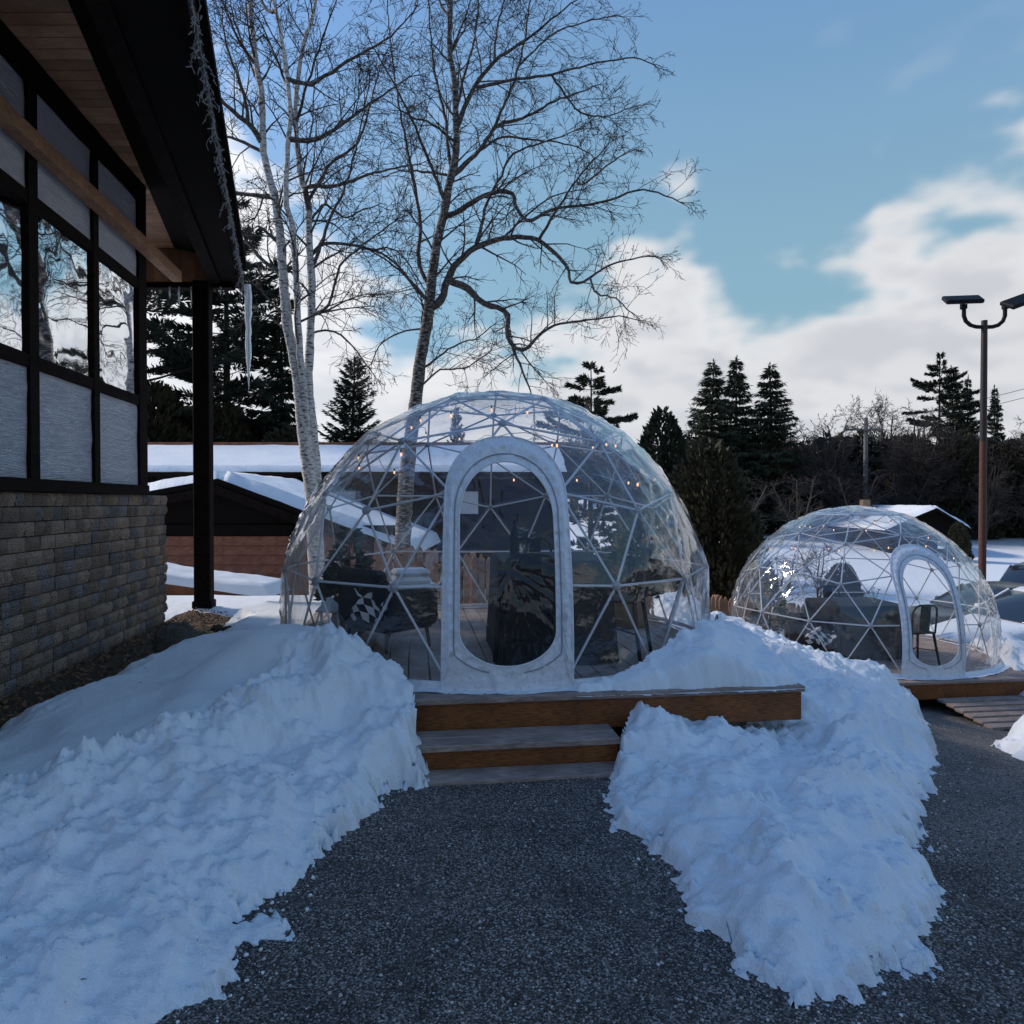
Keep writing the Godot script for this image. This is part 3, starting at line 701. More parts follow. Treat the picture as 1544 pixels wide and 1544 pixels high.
	for i in places.size(): cm.set_instance_transform(i, places[i])
	var co := MultiMeshInstance3D.new()
	co.name = "snow_crumbs"; co.multimesh = cm
	add_child(co)
	co.set_meta("kind", "stuff")
	tag(co, "crumbs of snow scattered on the gravel along the banks", "snow crumbs")
	# snow lying over the ground behind
	var xs := coords(-9.0, 14.0, 0.3, -600.0, 600.0)
	var zs := coords(-30.0, -8.6, 0.3, -850.0, -8.6)
	var f := noisy(95, 0.35, 4); var f2 := noisy(96, 2.0, 3)
	var pts := PackedVector3Array(); var keep := PackedByteArray()
	for z in zs:
		for x in xs:
			var d := -z
			var thick := 0.10
			var t := (d - 9.4) + 1.2 * f.get_noise_2d(x, z)
			if x > 1.5: t = (d - 11.6 - 0.2 * maxf(0.0, x - 3.0)) + 1.0 * f.get_noise_2d(x, z)
			if x > 6.0 and d < 30.0: t = minf(t, (d - 25.0 - (6.0 - x) * 1.5) * 0.4 + 1.4 * f.get_noise_2d(x, z))   # the cleared car park
			pts.append(Vector3(x, ground(x, z) + thick * sst(-0.1, 0.5, t) - 0.08 * sst(0.0, -0.6, t) + 0.03 * f2.get_noise_2d(x, z), z))
			keep.append(1 if t > -0.7 else 0)
	mb = MB.new()
	mb.grid(pts, xs.size(), zs.size(), keep)
	fix_up(mb)
	mb.smooth()
	structure("snow_field", mb.done(M.snow_far))
	# bare earth along the wall
	var em := MB.new()
	pts = PackedVector3Array()
	var fe := noisy(97, 2.5, 3)
	for j in 60:
		var d := 3.4 + j * 0.11
		var x0 := wall_x(d) - 0.05
		for i in 14:
			var x := x0 + i * 0.085
			pts.append(Vector3(x, ground(x, -d) + 0.10 + 0.03 * fe.get_noise_2d(x * 3.0, d * 3.0) - 0.012 * i - 0.10 * sst(11, 13, i), -d))
	em.grid(pts, 14, 60)
	fix_up(em); em.smooth()
	structure("earth_strip", em.done(M.earth))
	var rng := RandomNumberGenerator.new(); rng.seed = 9
	var lf := MB.new()
	lf.quad(Vector3(-0.5, 0, -0.22), Vector3(-0.1, 0.08, 0.3), Vector3(0.5, 0.02, 0.1), Vector3(0.2, 0.1, -0.3))
	var mm := MultiMesh.new()
	mm.transform_format = MultiMesh.TRANSFORM_3D
	mm.mesh = lf.done(M.leaf)
	mm.instance_count = 2600
	for i in 2600:
		var d := rng.randf_range(3.4, 9.6)
		var u := pow(rng.randf(), 1.3) * 0.95
		var x := wall_x(d) + 0.03 + u
		var s := rng.randf_range(0.02, 0.055)
		mm.set_instance_transform(i, Transform3D(Basis.from_euler(Vector3(rng.randf_range(-0.7, 0.7), rng.randf() * TAU, rng.randf_range(-0.7, 0.7))).scaled(Vector3.ONE * s), Vector3(x, ground(x, -d) + 0.115 - 0.14 * u + rng.randf() * 0.015, -d)))
	var o := MultiMeshInstance3D.new()
	o.name = "leaf_litter"; o.multimesh = mm
	add_child(o)
	o.set_meta("kind", "stuff")
	tag(o, "dead brown leaves lying on the earth along the stone wall", "leaves")

func grit_on(mb: MB, out: Array, n: int, seed_: int) -> void:
	var rng := RandomNumberGenerator.new(); rng.seed = seed_
	for i in n:
		var k := rng.randi() % mb.v.size()
		var p := mb.v[k]
		if p.y < ground(p.x, p.z) + 0.03: continue
		var s := 0.004 + 0.014 * pow(rng.randf(), 4.0)
		out.append(Transform3D(Basis.from_euler(Vector3(rng.randf_range(-0.4, 0.4), rng.randf() * TAU, rng.randf_range(-0.4, 0.4))).scaled(Vector3.ONE * s), p + Vector3(0, 0.001, 0)))

func wall_x(d: float) -> float:   # the hall's long wall, seen from above
	return -2.966 - 0.1297 * d

# ---------------------------------------------------------------- decks
const AX := 0.1344   # the decks and the hall share one direction
func deck_basis() -> Basis:
	return Basis(Vector3.UP, AX)   # local x runs along the deck's front, local z toward the camera

func build_deck(label: String, centre: Vector3, half_w: float, front: float, backw: float) -> Node3D:
	var t := thing("wooden_deck", label, "deck", centre, AX, "dome decks")
	var rng := RandomNumberGenerator.new(); rng.seed = 77
	var boards := []
	for k in 3:
		var mb := MB.new()
		mb.rbox(Vector3.ZERO, Vector3(0.138, 0.036, front + backw - 0.150 + 0.002 * k), 0.005)
		boards.append(mb.done(M.deck))
	var x := -half_w + 0.07
	while x < half_w:
		put("deck_board", boards[rng.randi() % 3], t, Transform3D(Basis(), Vector3(x, -0.018, (front - backw) * 0.5 - 0.074)))
		x += 0.1446
	var bb := MB.new()
	bb.rbox(Vector3(0, -0.0175, front - 0.069 + 0.012), Vector3(half_w * 2.0 + 0.02, 0.037, 0.15), 0.006)
	put("border_board", bb.done(M.deck), t)
	var mb2 := MB.new()
	mb2.rbox(Vector3(0, -0.13, front - 0.035), Vector3(half_w * 2.0, 0.185, 0.045), 0.004)
	put("front_fascia", mb2.done(M.fascia), t)
	for s in [-1, 1]:
		var mb3 := MB.new()
		mb3.rbox(Vector3(s * (half_w - 0.045), -0.131, (front - backw) * 0.5 - 0.03), Vector3(0.045, 0.183, front + backw - 0.07), 0.004)
		put("side_fascia", mb3.done(M.fascia), t)
	var mb4 := MB.new()
	mb4.rbox(Vector3(0, -0.13, -backw + 0.05), Vector3(half_w * 2.0 - 0.14, 0.18, 0.045), 0.004)
	put("back_fascia", mb4.done(M.fascia), t)
	for sx in [-0.72, 0.72]:
		var jb := MB.new()
		jb.rbox(Vector3(sx * half_w, -0.29, (front - backw) * 0.5), Vector3(0.14, 0.13, front + backw - 0.35), 0.006)
		put("bearer", jb.done(M.fascia), t)
	for sx in [-0.72, 0.72]:
		for q in [front - 0.5, -backw + 0.5]:
			var pb := MB.new()
			var low := ground(centre.x, centre.z) - centre.y - 0.3
			pb.rbox(Vector3(sx * half_w, (low - 0.355) * 0.5, q), Vector3(0.13, -0.355 - low, 0.13), 0.006)
			put("deck_post", pb.done(M.fascia), t)
	return t

func build_decks() -> void:
	var t := build_deck("stained wooden deck with two steps under the near dome", Vector3(D1.x, 0.342, -D1.y), 1.76, 1.92, 1.9)
	# steps: centred a little right of the dome's middle
	var sx := -0.12
	for k in 2:
		var mb := MB.new()
		mb.rbox(Vector3(sx, -0.205, 1.925 + 0.075 + 0.145 * k), Vector3(1.19, 0.038, 0.14), 0.006)
		put("tread", mb.done(M.deck), t)
	var r := MB.new()
	r.rbox(Vector3(sx, -0.305, 2.165), Vector3(1.17, 0.16, 0.04), 0.004)
	put("riser", r.done(M.fascia), t)
	for s in [-1, 1]:
		var st := MB.new()
		st.rbox(Vector3(sx + s * 0.565, -0.305, 2.035), Vector3(0.04, 0.158, 0.215), 0.004)
		put("stringer", st.done(M.fascia), t)
	var gb := MB.new()
	gb.rbox(Vector3(sx + 0.02, -0.345, 2.285), Vector3(1.16, 0.04, 0.19), 0.006)
	put("ground_board", gb.done(M.deck), t)
	t = build_deck("stained wooden deck with a board ramp under the far dome", Vector3(D2.x, -0.668, -D2.y), 1.76, 1.92, 1.9)
	for k in 6:
		var mb := MB.new()
		mb.rbox(Vector3(0.75, -0.215 - 0.018 * k, 1.95 + 0.07 + 0.145 * k), Vector3(1.9, 0.036, 0.138), 0.005)
		put("ramp_board", mb.done(M.deck), t)

# ---------------------------------------------------------------- geodesic domes
const D1 := Vector2(-0.136, 6.31)   # centres: x, distance ahead
const D2 := Vector2(5.10, 10.757)
const DR := 1.8

func dir_of(el: float, az: float) -> Vector3:
	var e := deg_to_rad(el); var a := deg_to_rad(az)
	return Vector3(cos(e) * sin(a), sin(e), cos(e) * cos(a))

func geodesic() -> Array:   # [points, edges] of a three-frequency dome, door at +z
	var iv := [Vector3.UP]
	for k in 5: iv.append(dir_of(26.565, 36.0 + 72.0 * k))
	for k in 5: iv.append(dir_of(-26.565, 72.0 + 72.0 * k))
	var faces := []
	for k in 5:
		faces.append([0, 1 + k, 1 + (k + 1) % 5])
		faces.append([1 + k, 6 + k, 1 + (k + 1) % 5])
		faces.append([6 + k, 6 + (k + 1) % 5, 1 + (k + 1) % 5])
	var pts := []; var at := {}; var edges := {}; var tris := []
	for f in faces:
		var id := {}
		for i in 4:
			for j in 4 - i:
				var p: Vector3 = (iv[f[0]] * i + iv[f[1]] * j + iv[f[2]] * (3 - i - j)).normalized()
				var key := "%d,%d,%d" % [roundi(p.x * 500), roundi(p.y * 500), roundi(p.z * 500)]
				if not at.has(key):
					at[key] = pts.size(); pts.append(p)
				id[Vector2i(i, j)] = at[key]
		for i in 4:
			for j in 4 - i:
				for q in [Vector2i(i + 1, j), Vector2i(i, j + 1), Vector2i(i - 1, j + 1)]:
					if id.has(q):
						var a: int = id[Vector2i(i, j)]; var b: int = id[q]
						edges[Vector2i(mini(a, b), maxi(a, b))] = true
				if i + j < 3: tris.append([id[Vector2i(i, j)], id[Vector2i(i + 1, j)], id[Vector2i(i, j + 1)]])
				if i + j < 2: tris.append([id[Vector2i(i + 1, j)], id[Vector2i(i + 1, j + 1)], id[Vector2i(i, j + 1)]])
	return [pts, edges.keys(), tris]

# outlines of the door in its own upright plane: half width at a height above the dome's centre
const BASE_H := -0.325
func outer_loop(n: int) -> PackedVector2Array:
	var o := PackedVector2Array()
	for i in n:
		var t := float(i) / n
		if t < 0.12: o.append(Vector2(lerpf(0.0, 0.415, t / 0.12), BASE_H))
		elif t < 0.34: o.append(Vector2(lerpf(0.415, 0.40, (t - 0.12) / 0.22), lerpf(BASE_H, 0.86, (t - 0.12) / 0.22)))
		elif t < 0.66:
			var a := (t - 0.34) / 0.32 * PI
			o.append(Vector2(0.40 * signf(cos(a)) * pow(absf(cos(a)), 0.9), 0.86 + 0.45 * pow(sin(a), 0.88)))
		elif t < 0.88: o.append(Vector2(-lerpf(0.40, 0.415, (t - 0.66) / 0.22), lerpf(0.86, BASE_H, (t - 0.66) / 0.22)))
		else: o.append(Vector2(-lerpf(0.415, 0.0, (t - 0.88) / 0.12), BASE_H))
	return o

func inner_loop(n: int) -> PackedVector2Array:
	var o := PackedVector2Array()
	for i in n:
		var t := float(i) / n
		if t < 0.14 or t >= 0.86:
			var a := (t / 0.14 if t < 0.14 else (t - 1.0) / 0.14) * PI * 0.5
			o.append(Vector2(0.305 * sin(a), 0.06 - 0.225 * cos(a)))
		elif t < 0.34: o.append(Vector2(0.305, lerpf(0.06, 0.76, (t - 0.14) / 0.20)))
		elif t < 0.66:
			var a := (t - 0.34) / 0.32 * PI
			o.append(Vector2(0.305 * cos(a), 0.76 + 0.37 * sin(a)))
		else: o.append(Vector2(-0.305, lerpf(0.76, 0.06, (t - 0.66) / 0.20)))
	return o

func on_dome(u: float, h: float, r: float) -> Vector3:
	return Vector3(u, h, sqrt(maxf(r * r - u * u - h * h, 0.01)))

var dome_meshes := {}
func islands(src: MB) -> Array:   # the connected pieces of a sheet, each with its own vertices
	var up := PackedInt32Array(range(src.v.size()))
	var changed := true
	while changed:
		changed = false
		for t in range(0, src.ix.size(), 3):
			var m := mini(up[src.ix[t]], mini(up[src.ix[t + 1]], up[src.ix[t + 2]]))
			for e in 3:
				if up[src.ix[t + e]] != m:
					up[src.ix[t + e]] = m; changed = true
	var by := {}
	for t in range(0, src.ix.size(), 3):
		var r := up[src.ix[t]]
		if not by.has(r): by[r] = []
		by[r].append(t)
	var out := []
	for r in by:
		if by[r].size() < 6: continue
		var mb := MB.new()
		var at := {}
		for t in by[r]:
			for e in 3:
				var i: int = src.ix[t + e]
				if not at.has(i):
					at[i] = mb.v.size(); mb.v.append(src.v[i])
				mb.ix.append(at[i])
		out.append(mb)
	return out

func panel_done(mb: MB) -> void:   # gives a sheet its inner face and its rim, three millimetres apart
	outward(mb, Vector3.ZERO)
	var n0 := mb.v.size(); var t0 := mb.ix.size()
	var rim := {}
	for t in range(0, t0, 3):
		for e in 3:
			var x := mb.ix[t + e]; var y := mb.ix[t + (e + 1) % 3]
			if rim.has(Vector2i(y, x)): rim.erase(Vector2i(y, x))
			else: rim[Vector2i(x, y)] = true
	for i in n0:
		mb.v.append(mb.v[i] - mb.v[i].normalized() * 0.003); mb.n.append(-mb.n[i])
	for t in range(0, t0, 3): mb.ix.append_array(PackedInt32Array([mb.ix[t] + n0, mb.ix[t + 2] + n0, mb.ix[t + 1] + n0]))
	for e in rim: mb.ix.append_array(PackedInt32Array([e.y, e.x, e.x + n0, e.y, e.x + n0, e.y + n0]))
	dome_meshes.panels.append(mb.done(M.film))

func make_dome_meshes() -> void:
	var N := 200
	var ol := outer_loop(N); var il := inner_loop(N)
	var fw := noisy(301, 3.5, 3); var fx := noisy(302, 9.0, 3)
	# film: flat between the struts, a little slack, with creases that run from the hubs
	var gd := geodesic()
	var fr := noisy(303, 1.6, 2); var fs := noisy(304, 7.0, 3)
	var GP: Array = gd[0]
	var mb := MB.new()
	var S := 18
	dome_meshes.panels = []
	for f in gd[2]:
		var A: Vector3 = GP[f[0]] * DR; var B: Vector3 = GP[f[1]] * DR; var C: Vector3 = GP[f[2]] * DR
		if minf(A.y, minf(B.y, C.y)) < -0.5: continue
		mb = MB.new()
		var crumple := 0.05 * pow(fposmod(absf(sin(A.x * 91.0 + B.y * 57.0 + C.z * 33.0)) * 17.0, 1.0), 2.2)
		var slack := 0.22 + 0.5 * absf(fr.get_noise_3dv(A + B + C))
		for i in S + 1:
			for j in S + 1 - i:
				var u := float(i) / S; var w_ := float(j) / S; var q := 1.0 - u - w_
				var p := A * u + B * w_ + C * q
				var inside_ := minf(u, minf(w_, q)) * 3.0
				var out := p.normalized()
				var flat := p.length()
				var fold := pow(1.0 - absf(fs.get_noise_3d(atan2(w_ - u, q + 0.3) * 1.1 + A.x, q * 0.25 + B.y, C.z)), 3.0)
				var r := flat + (DR - flat) * slack + 0.016 + inside_ * ((0.008 + crumple) * fold + crumple * 0.5 * fs.get_noise_3dv(p * 1.1) + 0.03 * fr.get_noise_3dv(p * 1.7))
				p = out * r
				if p.y < BASE_H: p.y = BASE_H
				mb.v.append(p)
		var at := func(i: int, j: int) -> int: return i * (S + 1) - i * (i - 1) / 2 + j
		for i in S:
			for j in S - i:
				var tr := [[at.call(i, j), at.call(i + 1, j), at.call(i, j + 1)]]
				if j < S - i - 1: tr.append([at.call(i + 1, j), at.call(i + 1, j + 1), at.call(i, j + 1)])
				for t in tr:
					var c: Vector3 = (mb.v[t[0]] + mb.v[t[1]] + mb.v[t[2]]) / 3.0
					if c.z > 0.0 and absf(c.x) < 0.36 and c.y < 1.25 and Geometry2D.is_point_in_polygon(Vector2(c.x, c.y), ol): continue
					mb.ix.append_array(PackedInt32Array(t))
		for piece in islands(mb): panel_done(piece)
	var pts := PackedVector3Array()
	# canvas surround of the door
	mb = MB.new()
	pts = PackedVector3Array()
	var K := 9
	for k in K:
		var t := float(k) / (K - 1)
		for i in N:
			var q := il[i].lerp(ol[i], t)
			var side := 1.0 if i > N * 0.12 and i < N * 0.88 else 0.0
			var ridge := 0.016 * exp(-pow((t - 0.62) / 0.16, 2.0)) * side
			var p := on_dome(q.x, q.y, DR + 0.028 + ridge + 0.014 * fw.get_noise_2d(q.x * 2.0, q.y * 5.0) + 0.009 * fx.get_noise_2d(q.x * 2.0, q.y * 3.0) + (0.02 * absf(fw.get_noise_2d(q.x * 4.0 + 7.0, q.y)) * sst(0.1, -0.3, q.y)))
			pts.append(p)
	mb.grid(pts, N, K, PackedByteArray(), true)
	mb.smooth()
	outward(mb, Vector3.ZERO)
	dome_meshes.surround = mb.done(M.canvas)
	# piping along both rims
	for e in 2:
		var lp := il if e == 0 else ol
		var path := PackedVector3Array(); var rr := PackedFloat32Array()
		for i in N + 1:
			path.append(on_dome(lp[i % N].x, lp[i % N].y, DR + 0.03)); rr.append(0.006)
		mb = MB.new()
		mb.tube(path, rr, 5, false)
		dome_meshes["rim%d" % e] = mb.done(M.canvas)
	# zip that follows the surround
	var zp := PackedVector3Array(); var zr := PackedFloat32Array()
	for i in range(int(N * 0.03), int(N * 0.97)):
		var q := il[i].lerp(ol[i], 0.30)
		zp.append(on_dome(q.x, q.y, DR + 0.034 + 0.010 * fw.get_noise_2d(q.x * 2.0, q.y * 5.0))); zr.append(0.0045)
	mb = MB.new()
	mb.tube(zp, zr, 5)
	dome_meshes.zip = mb.done(M.hub)
	# clear door sheet
	mb = MB.new()
	pts = PackedVector3Array()
	var mid := Vector2(0, 0.42)
	for k in 14:
		for i in N:
			var q := mid.lerp(il[i], float(k) / 13.0 * 1.01 if k > 0 else 0.002)
			var diag := pow(1.0 - absf(fw.get_noise_2d(q.x * 0.8 - q.y * 0.25, q.y * 1.6 + q.x * 0.9)), 4.0)
			pts.append(on_dome(q.x, q.y, DR + 0.012 + 0.016 * diag))
	mb.grid(pts, N, 14, PackedByteArray(), true)
	mb.smooth()
	outward(mb, Vector3.ZERO)
	dome_meshes.door = mb.done(M.door_film)
	# skirt on the deck
	mb = MB.new()
	pts = PackedVector3Array()
	var br := sqrt(DR * DR - BASE_H * BASE_H)
	for k in 4:
		for i in 160:
			var a := TAU * i / 160.0
			var rr: float = br + [0.012, 0.02, 0.05, 0.115][k] + 0.012 * fw.get_noise_2d(cos(a) * 4.0, sin(a) * 4.0) * k
			pts.append(Vector3(sin(a) * rr, BASE_H + [0.055, 0.02, 0.006, 0.004][k] + 0.006 * absf(fx.get_noise_2d(cos(a) * 3.0, sin(a) * 3.0)) * k, cos(a) * rr))
	mb.grid(pts, 160, 4, PackedByteArray(), true)
	mb.smooth()
	fix_up(mb); mb.smooth()
	dome_meshes.skirt = mb.done(M.canvas)
	# struts
	var P: Array = gd[0]
	dome_meshes.struts = []
	dome_meshes.hubs = []
	var rod := MB.new(); rod.rod(Vector3(0, -0.5, 0), Vector3(0, 0.5, 0), 0.0085, 8)
	dome_meshes.rod = rod.done(M.strut)
	var hb := MB.new(); hb.lathe([[0.0, -0.016], [0.028, -0.014], [0.034, 0.0], [0.028, 0.012], [0.0, 0.016]], 10)
	hb.smooth()
	dome_meshes.hub = hb.done(M.hub)
	var gone := -1
	for i in P.size():
		if P[i].distance_to(dir_of(10.8, 0)) < 0.05: gone = i
	var rs := DR - 0.012
	for e in gd[1]:
		var a: Vector3 = P[e.x] * rs; var b: Vector3 = P[e.y] * rs
		if a.y < -0.5 or b.y < -0.5: continue
		if absf(a.y - BASE_H) < 0.04: a.y = BASE_H + 0.014
		if absf(b.y - BASE_H) < 0.04: b.y = BASE_H + 0.014
		var cut := [e.x, e.y].has(gone)
		if cut:
			if e.y == gone:
				pass
			else:
				var t := a; a = b; b = t
			# a strut into the doorway ends at the door frame
			if absf(a.x) <= 0.42: continue
			b = a.lerp(b, (absf(a.x) - 0.385) / absf(a.x - b.x))
		elif absf(a.x) < 0.45 and absf(b.x) < 0.45 and a.x * b.x < 0 and a.z > 0 and a.y > 0.3 and a.y < 1.2: continue
		dome_meshes.struts.append([a, b])
	for i in P.size():
		if i != gone and P[i].y * rs > -0.5: dome_meshes.hubs.append(P[i])
	# zip pull
	mb = MB.new()
	mb.rbox(Vector3(0, -0.045, 0), Vector3(0.011, 0.10, 0.006), 0.002)
	dome_meshes.pull = mb.done(M.white_paint)

func outward(mb: MB, c: Vector3) -> void:
	for t in range(0, mb.ix.size(), 3):
		var a := mb.ix[t]; var b := mb.ix[t + 1]; var d := mb.ix[t + 2]
		var f := (mb.v[d] - mb.v[a]).cross(mb.v[b] - mb.v[a])
		if f.dot(mb.v[a] - c) < 0.0:
			mb.ix[t + 1] = d; mb.ix[t + 2] = b
	mb.smooth()

func rod_between(a: Vector3, b: Vector3) -> Transform3D:
	var y := b - a
	var l := y.length()
	y /= l
	var x := y.cross(Vector3.UP if absf(y.y) < 0.95 else Vector3.RIGHT).normalized()
	return Transform3D(Basis(x, y * l, x.cross(y)), (a + b) * 0.5)

func build_dome(label: String, c: Vector2, cy: float, turn: float) -> void:
	var t := thing("dome_tent", label, "dome tent", Vector3(c.x, cy, -c.y), turn, "clear geodesic dome tents")
	for s in dome_meshes.struts: put("strut", dome_meshes.rod, t, rod_between(s[0], s[1]))
	for p in dome_meshes.hubs:
		var q: Vector3 = p
		var x := q.cross(Vector3.UP if absf(q.y) < 0.95 else Vector3.RIGHT).normalized()
		var at: Vector3 = q * (DR - 0.010)
		if absf(at.y - BASE_H) < 0.04: at.y = BASE_H + 0.014
		put("hub", dome_meshes.hub, t, Transform3D(Basis(x, q, x.cross(q)), at))
	var cv := Node3D.new()
	cv.name = "cover"
	t.add_child(cv)
	for p in dome_meshes.panels: put("film_panel", p, cv)
	var d := Node3D.new()
	d.name = "door"
	t.add_child(d)
	put("surround", dome_meshes.surround, d)
	put("clear_sheet", dome_meshes.door, d)
	put("piping", dome_meshes.rim0, d)
	put("piping", dome_meshes.rim1, d)
	put("zip", dome_meshes.zip, d)
	put("zip_pull", dome_meshes.pull, d, Transform3D(Basis(), on_dome(-0.325, -0.30, DR + 0.05)))
	put("skirt", dome_meshes.skirt, t)

func build_domes() -> void:
	make_dome_meshes()
	build_dome("large clear dome tent on the near deck behind the steps", D1, 0.663, deg_to_rad(3.54))
	build_dome("smaller-looking clear dome tent farther back on the right", D2, -0.343, deg_to_rad(4.42))
	string_lights("string of small warm bulbs under the roof of the near dome", Vector3(D1.x, 0.663, -D1.y), 41)
	string_lights("string of small warm bulbs under the roof of the far dome", Vector3(D2.x, -0.343, -D2.y), 43)

func string_lights(label: String, at: Vector3, seed_: int) -> void:
	var t := thing("string_lights", label, "string lights", at, 0.0, "bulb strings in the domes")
	var rng := RandomNumberGenerator.new(); rng.seed = seed_
	var b := MB.new()
	b.lathe([[0.0, -0.02], [0.006, -0.017], [0.0085, -0.008], [0.006, 0.004], [0.004, 0.012]], 8)
	b.smooth()
	var bm := b.done(M.bulb)
	var so := MB.new(); so.rod(Vector3(0, 0.008, 0), Vector3(0, 0.032, 0), 0.007, 6)
	var sm := so.done(M.wire)
	var path := PackedVector3Array(); var rr := PackedFloat32Array()
	for i in 120:
		var k := i / 119.0
		var az := 40.0 + 720.0 * k
		var el := 36.0 + 34.0 * k + 2.0 * sin(i * 1.3)
		path.append(dir_of(el, az) * (DR - 0.07) - Vector3(0, 0.03 * absf(sin(i * 0.9)), 0)); rr.append(0.003)
		if i % 5 == 2:
			var p := path[i] - Vector3(0, 0.032, 0)
			var g_ := put("bulb", bm, t, Transform3D(Basis(), p))
			put("socket", sm, g_)
	var c := MB.new()
	c.tube(path, rr, 4)
	put("cord", c.done(M.clear_wire), t)

# ---------------------------------------------------------------- furniture in the domes
func tube_path(mb: MB, pts: Array, r: float, sides := 7) -> void:
	var p := PackedVector3Array(pts); var rr := PackedFloat32Array()
	for i in p.size(): rr.append(r)
	mb.tube(p, rr, sides)

func metal_chair(label: String, at: Vector3, turn: float) -> void:   # back of the chair at +z
	var t := thing("metal_chair", label, "chair", at, turn, "black metal chairs in the domes")
	var mb := MB.new()
	mb.rbox(Vector3(0, 0.45, 0), Vector3(0.36, 0.022, 0.36), 0.01)
	put("seat", mb.done(M.black), t)
	for sx in [-1, 1]:
		for sz in [-1, 1]:
			mb = MB.new()
			mb.rod(Vector3(sx * 0.16, 0.44, sz * 0.15), Vector3(sx * 0.21, 0.0, sz * 0.21), 0.018, 6, 0.013)
			put("leg", mb.done(M.black), t)
	mb = MB.new()
	var p := []
	for i in 17:
		var a := PI * i / 16.0
		p.append(Vector3(-0.175 * signf(cos(a)) * pow(absf(cos(a)), 0.55), 0.66 + 0.17 * pow(sin(a), 0.6), 0.185 + 0.035 * sin(a)))
	p.push_front(Vector3(-0.172, 0.45, 0.165)); p.append(Vector3(0.172, 0.45, 0.165))
	tube_path(mb, p, 0.013)
	put("back_tube", mb.done(M.black), t)
	mb = MB.new()
	mb.rbox(Vector3(0, 0.645, 0.195), Vector3(0.15, 0.37, 0.008), 0.003, Basis(Vector3.RIGHT, 0.10))
	put("back_splat", mb.done(M.black), t)
	mb = MB.new()
	for s in [-1, 1]:
		mb.rod(Vector3(s * 0.185, 0.22, -0.18), Vector3(-s * 0.185, 0.22, 0.18), 0.007, 5)
	put("brace", mb.done(M.black), t)

func draped_table(label: String, at: Vector3, turn: float, sx: float, sz: float) -> void:
	var t := thing("draped_table", label, "table", at, turn, "black tables in the domes")
	var mb := MB.new()
	var f := noisy(401, 3.0, 3)
	var pts := PackedVector3Array()
	var n := 96
	for k in 9:
		for i in n:
			var a := TAU * i / n
			var c := Vector3(signf(cos(a)) * pow(absf(cos(a)), 0.16) * sx, 0, -signf(sin(a)) * pow(absf(sin(a)), 0.16) * sz)
			var y: float = [0.75, 0.75, 0.742, 0.70, 0.58, 0.44, 0.28, 0.12, 0.01][k]
			var s: float = [0.02, 0.96, 1.0, 1.01, 1.02, 1.03, 1.05, 1.07, 1.085][k]
			var wv := 0.03 * sin(i * 1.15) * maxf(0.0, 0.7 - y) + 0.02 * f.get_noise_2d(i * 0.3, y)
			pts.append(c * (s + (wv if k > 2 else 0.0)) + Vector3(0, y, 0))
	mb.grid(pts, n, 9, PackedByteArray(), true)
	outward(mb, Vector3(0, 0.3, 0))
	put("cloth", mb.done(M.black_cloth), t)
	mb = MB.new()
	mb.rbox(Vector3(0, 0.725, 0), Vector3(sx * 1.8, 0.03, sz * 1.8), 0.005)
	put("table_top", mb.done(M.brown), t)

func small_fir(label: String, at: Vector3, h: float) -> void:
	var t := thing("potted_fir", label, "potted tree", at, 0.4, "little fir trees in the domes")
	var mb := MB.new()
	mb.lathe([[0.0, 0.0], [0.15, 0.005], [0.17, 0.10], [0.15, 0.20], [0.10, 0.26], [0.15, 0.31], [0.13, 0.30], [0.0, 0.27]], 14)
	mb.smooth()
	put("burlap_wrap", mb.done(M.burlap), t)
	mb = MB.new()
	mb.rod(Vector3(0, 0.2, 0), Vector3(0, h, 0), 0.018, 6, 0.004)
	put("trunk", mb.done(M.bark), t)
	put("crown", needle_crown(h, 0.30, 0.28, 520, 0.10, 55, M.needle[2], 0.25), t)

func check_throw(label: String, at: Vector3, turn: float) -> void:   # chequered throw draped over a low seat back
	var t := thing("chequered_blanket", label, "blanket", at, turn, "chequered blankets in the domes")
	for k in 2:
		var mb := MB.new()
		for i in 7:
			for j in 6:
				if (i + j) % 2 != k: continue
				var q := []
				for o in [[0, 0], [1, 0], [1, 1], [0, 1]]:
					var u: float = (i + o[0]) / 7.0 - 0.5; var vv: float = (j + o[1]) / 6.0
					q.append(Vector3(u * (0.42 - 0.1 * vv) + 0.03 * sin(vv * 9.0 + u * 4.0), 0.24 - 0.26 * pow(vv, 1.4) + 0.03 * sin(u * 8.0 + vv * 4.0), 0.10 * sin(vv * 1.7) + 0.03 * cos(u * 9.0 + vv * 3.0)))
				mb.quad(q[3], q[2], q[1], q[0])
		put("dark_checks" if k == 0 else "pale_checks", mb.done(M.black_cloth if k == 0 else M.white_cloth), t)

func arm_chair(label: String, at: Vector3, turn: float) -> void:   # low dark lounge chair, opening toward -z
	var t := thing("lounge_chair", label, "chair", at, turn, "dark lounge chairs in the domes")
	var mb := MB.new(); mb.rbox(Vector3(0, 0.24, -0.02), Vector3(0.56, 0.18, 0.54), 0.04); put("seat", mb.done(M.black_cloth), t)
	mb = MB.new(); mb.rbox(Vector3(0, 0.44, 0.24), Vector3(0.60, 0.42, 0.10), 0.035, Basis(Vector3.RIGHT, 0.14)); put("backrest", mb.done(M.black_cloth), t)
	for s in [-1, 1]:
		mb = MB.new(); mb.rbox(Vector3(s * 0.31, 0.34, 0.0), Vector3(0.08, 0.3, 0.52), 0.03); put("arm", mb.done(M.black_cloth), t)
		for z in [-0.2, 0.2]:
			mb = MB.new(); mb.rod(Vector3(s * 0.25, 0.16, z), Vector3(s * 0.27, 0, z * 1.1), 0.018, 6, 0.012); put("leg", mb.done(M.brown), t)

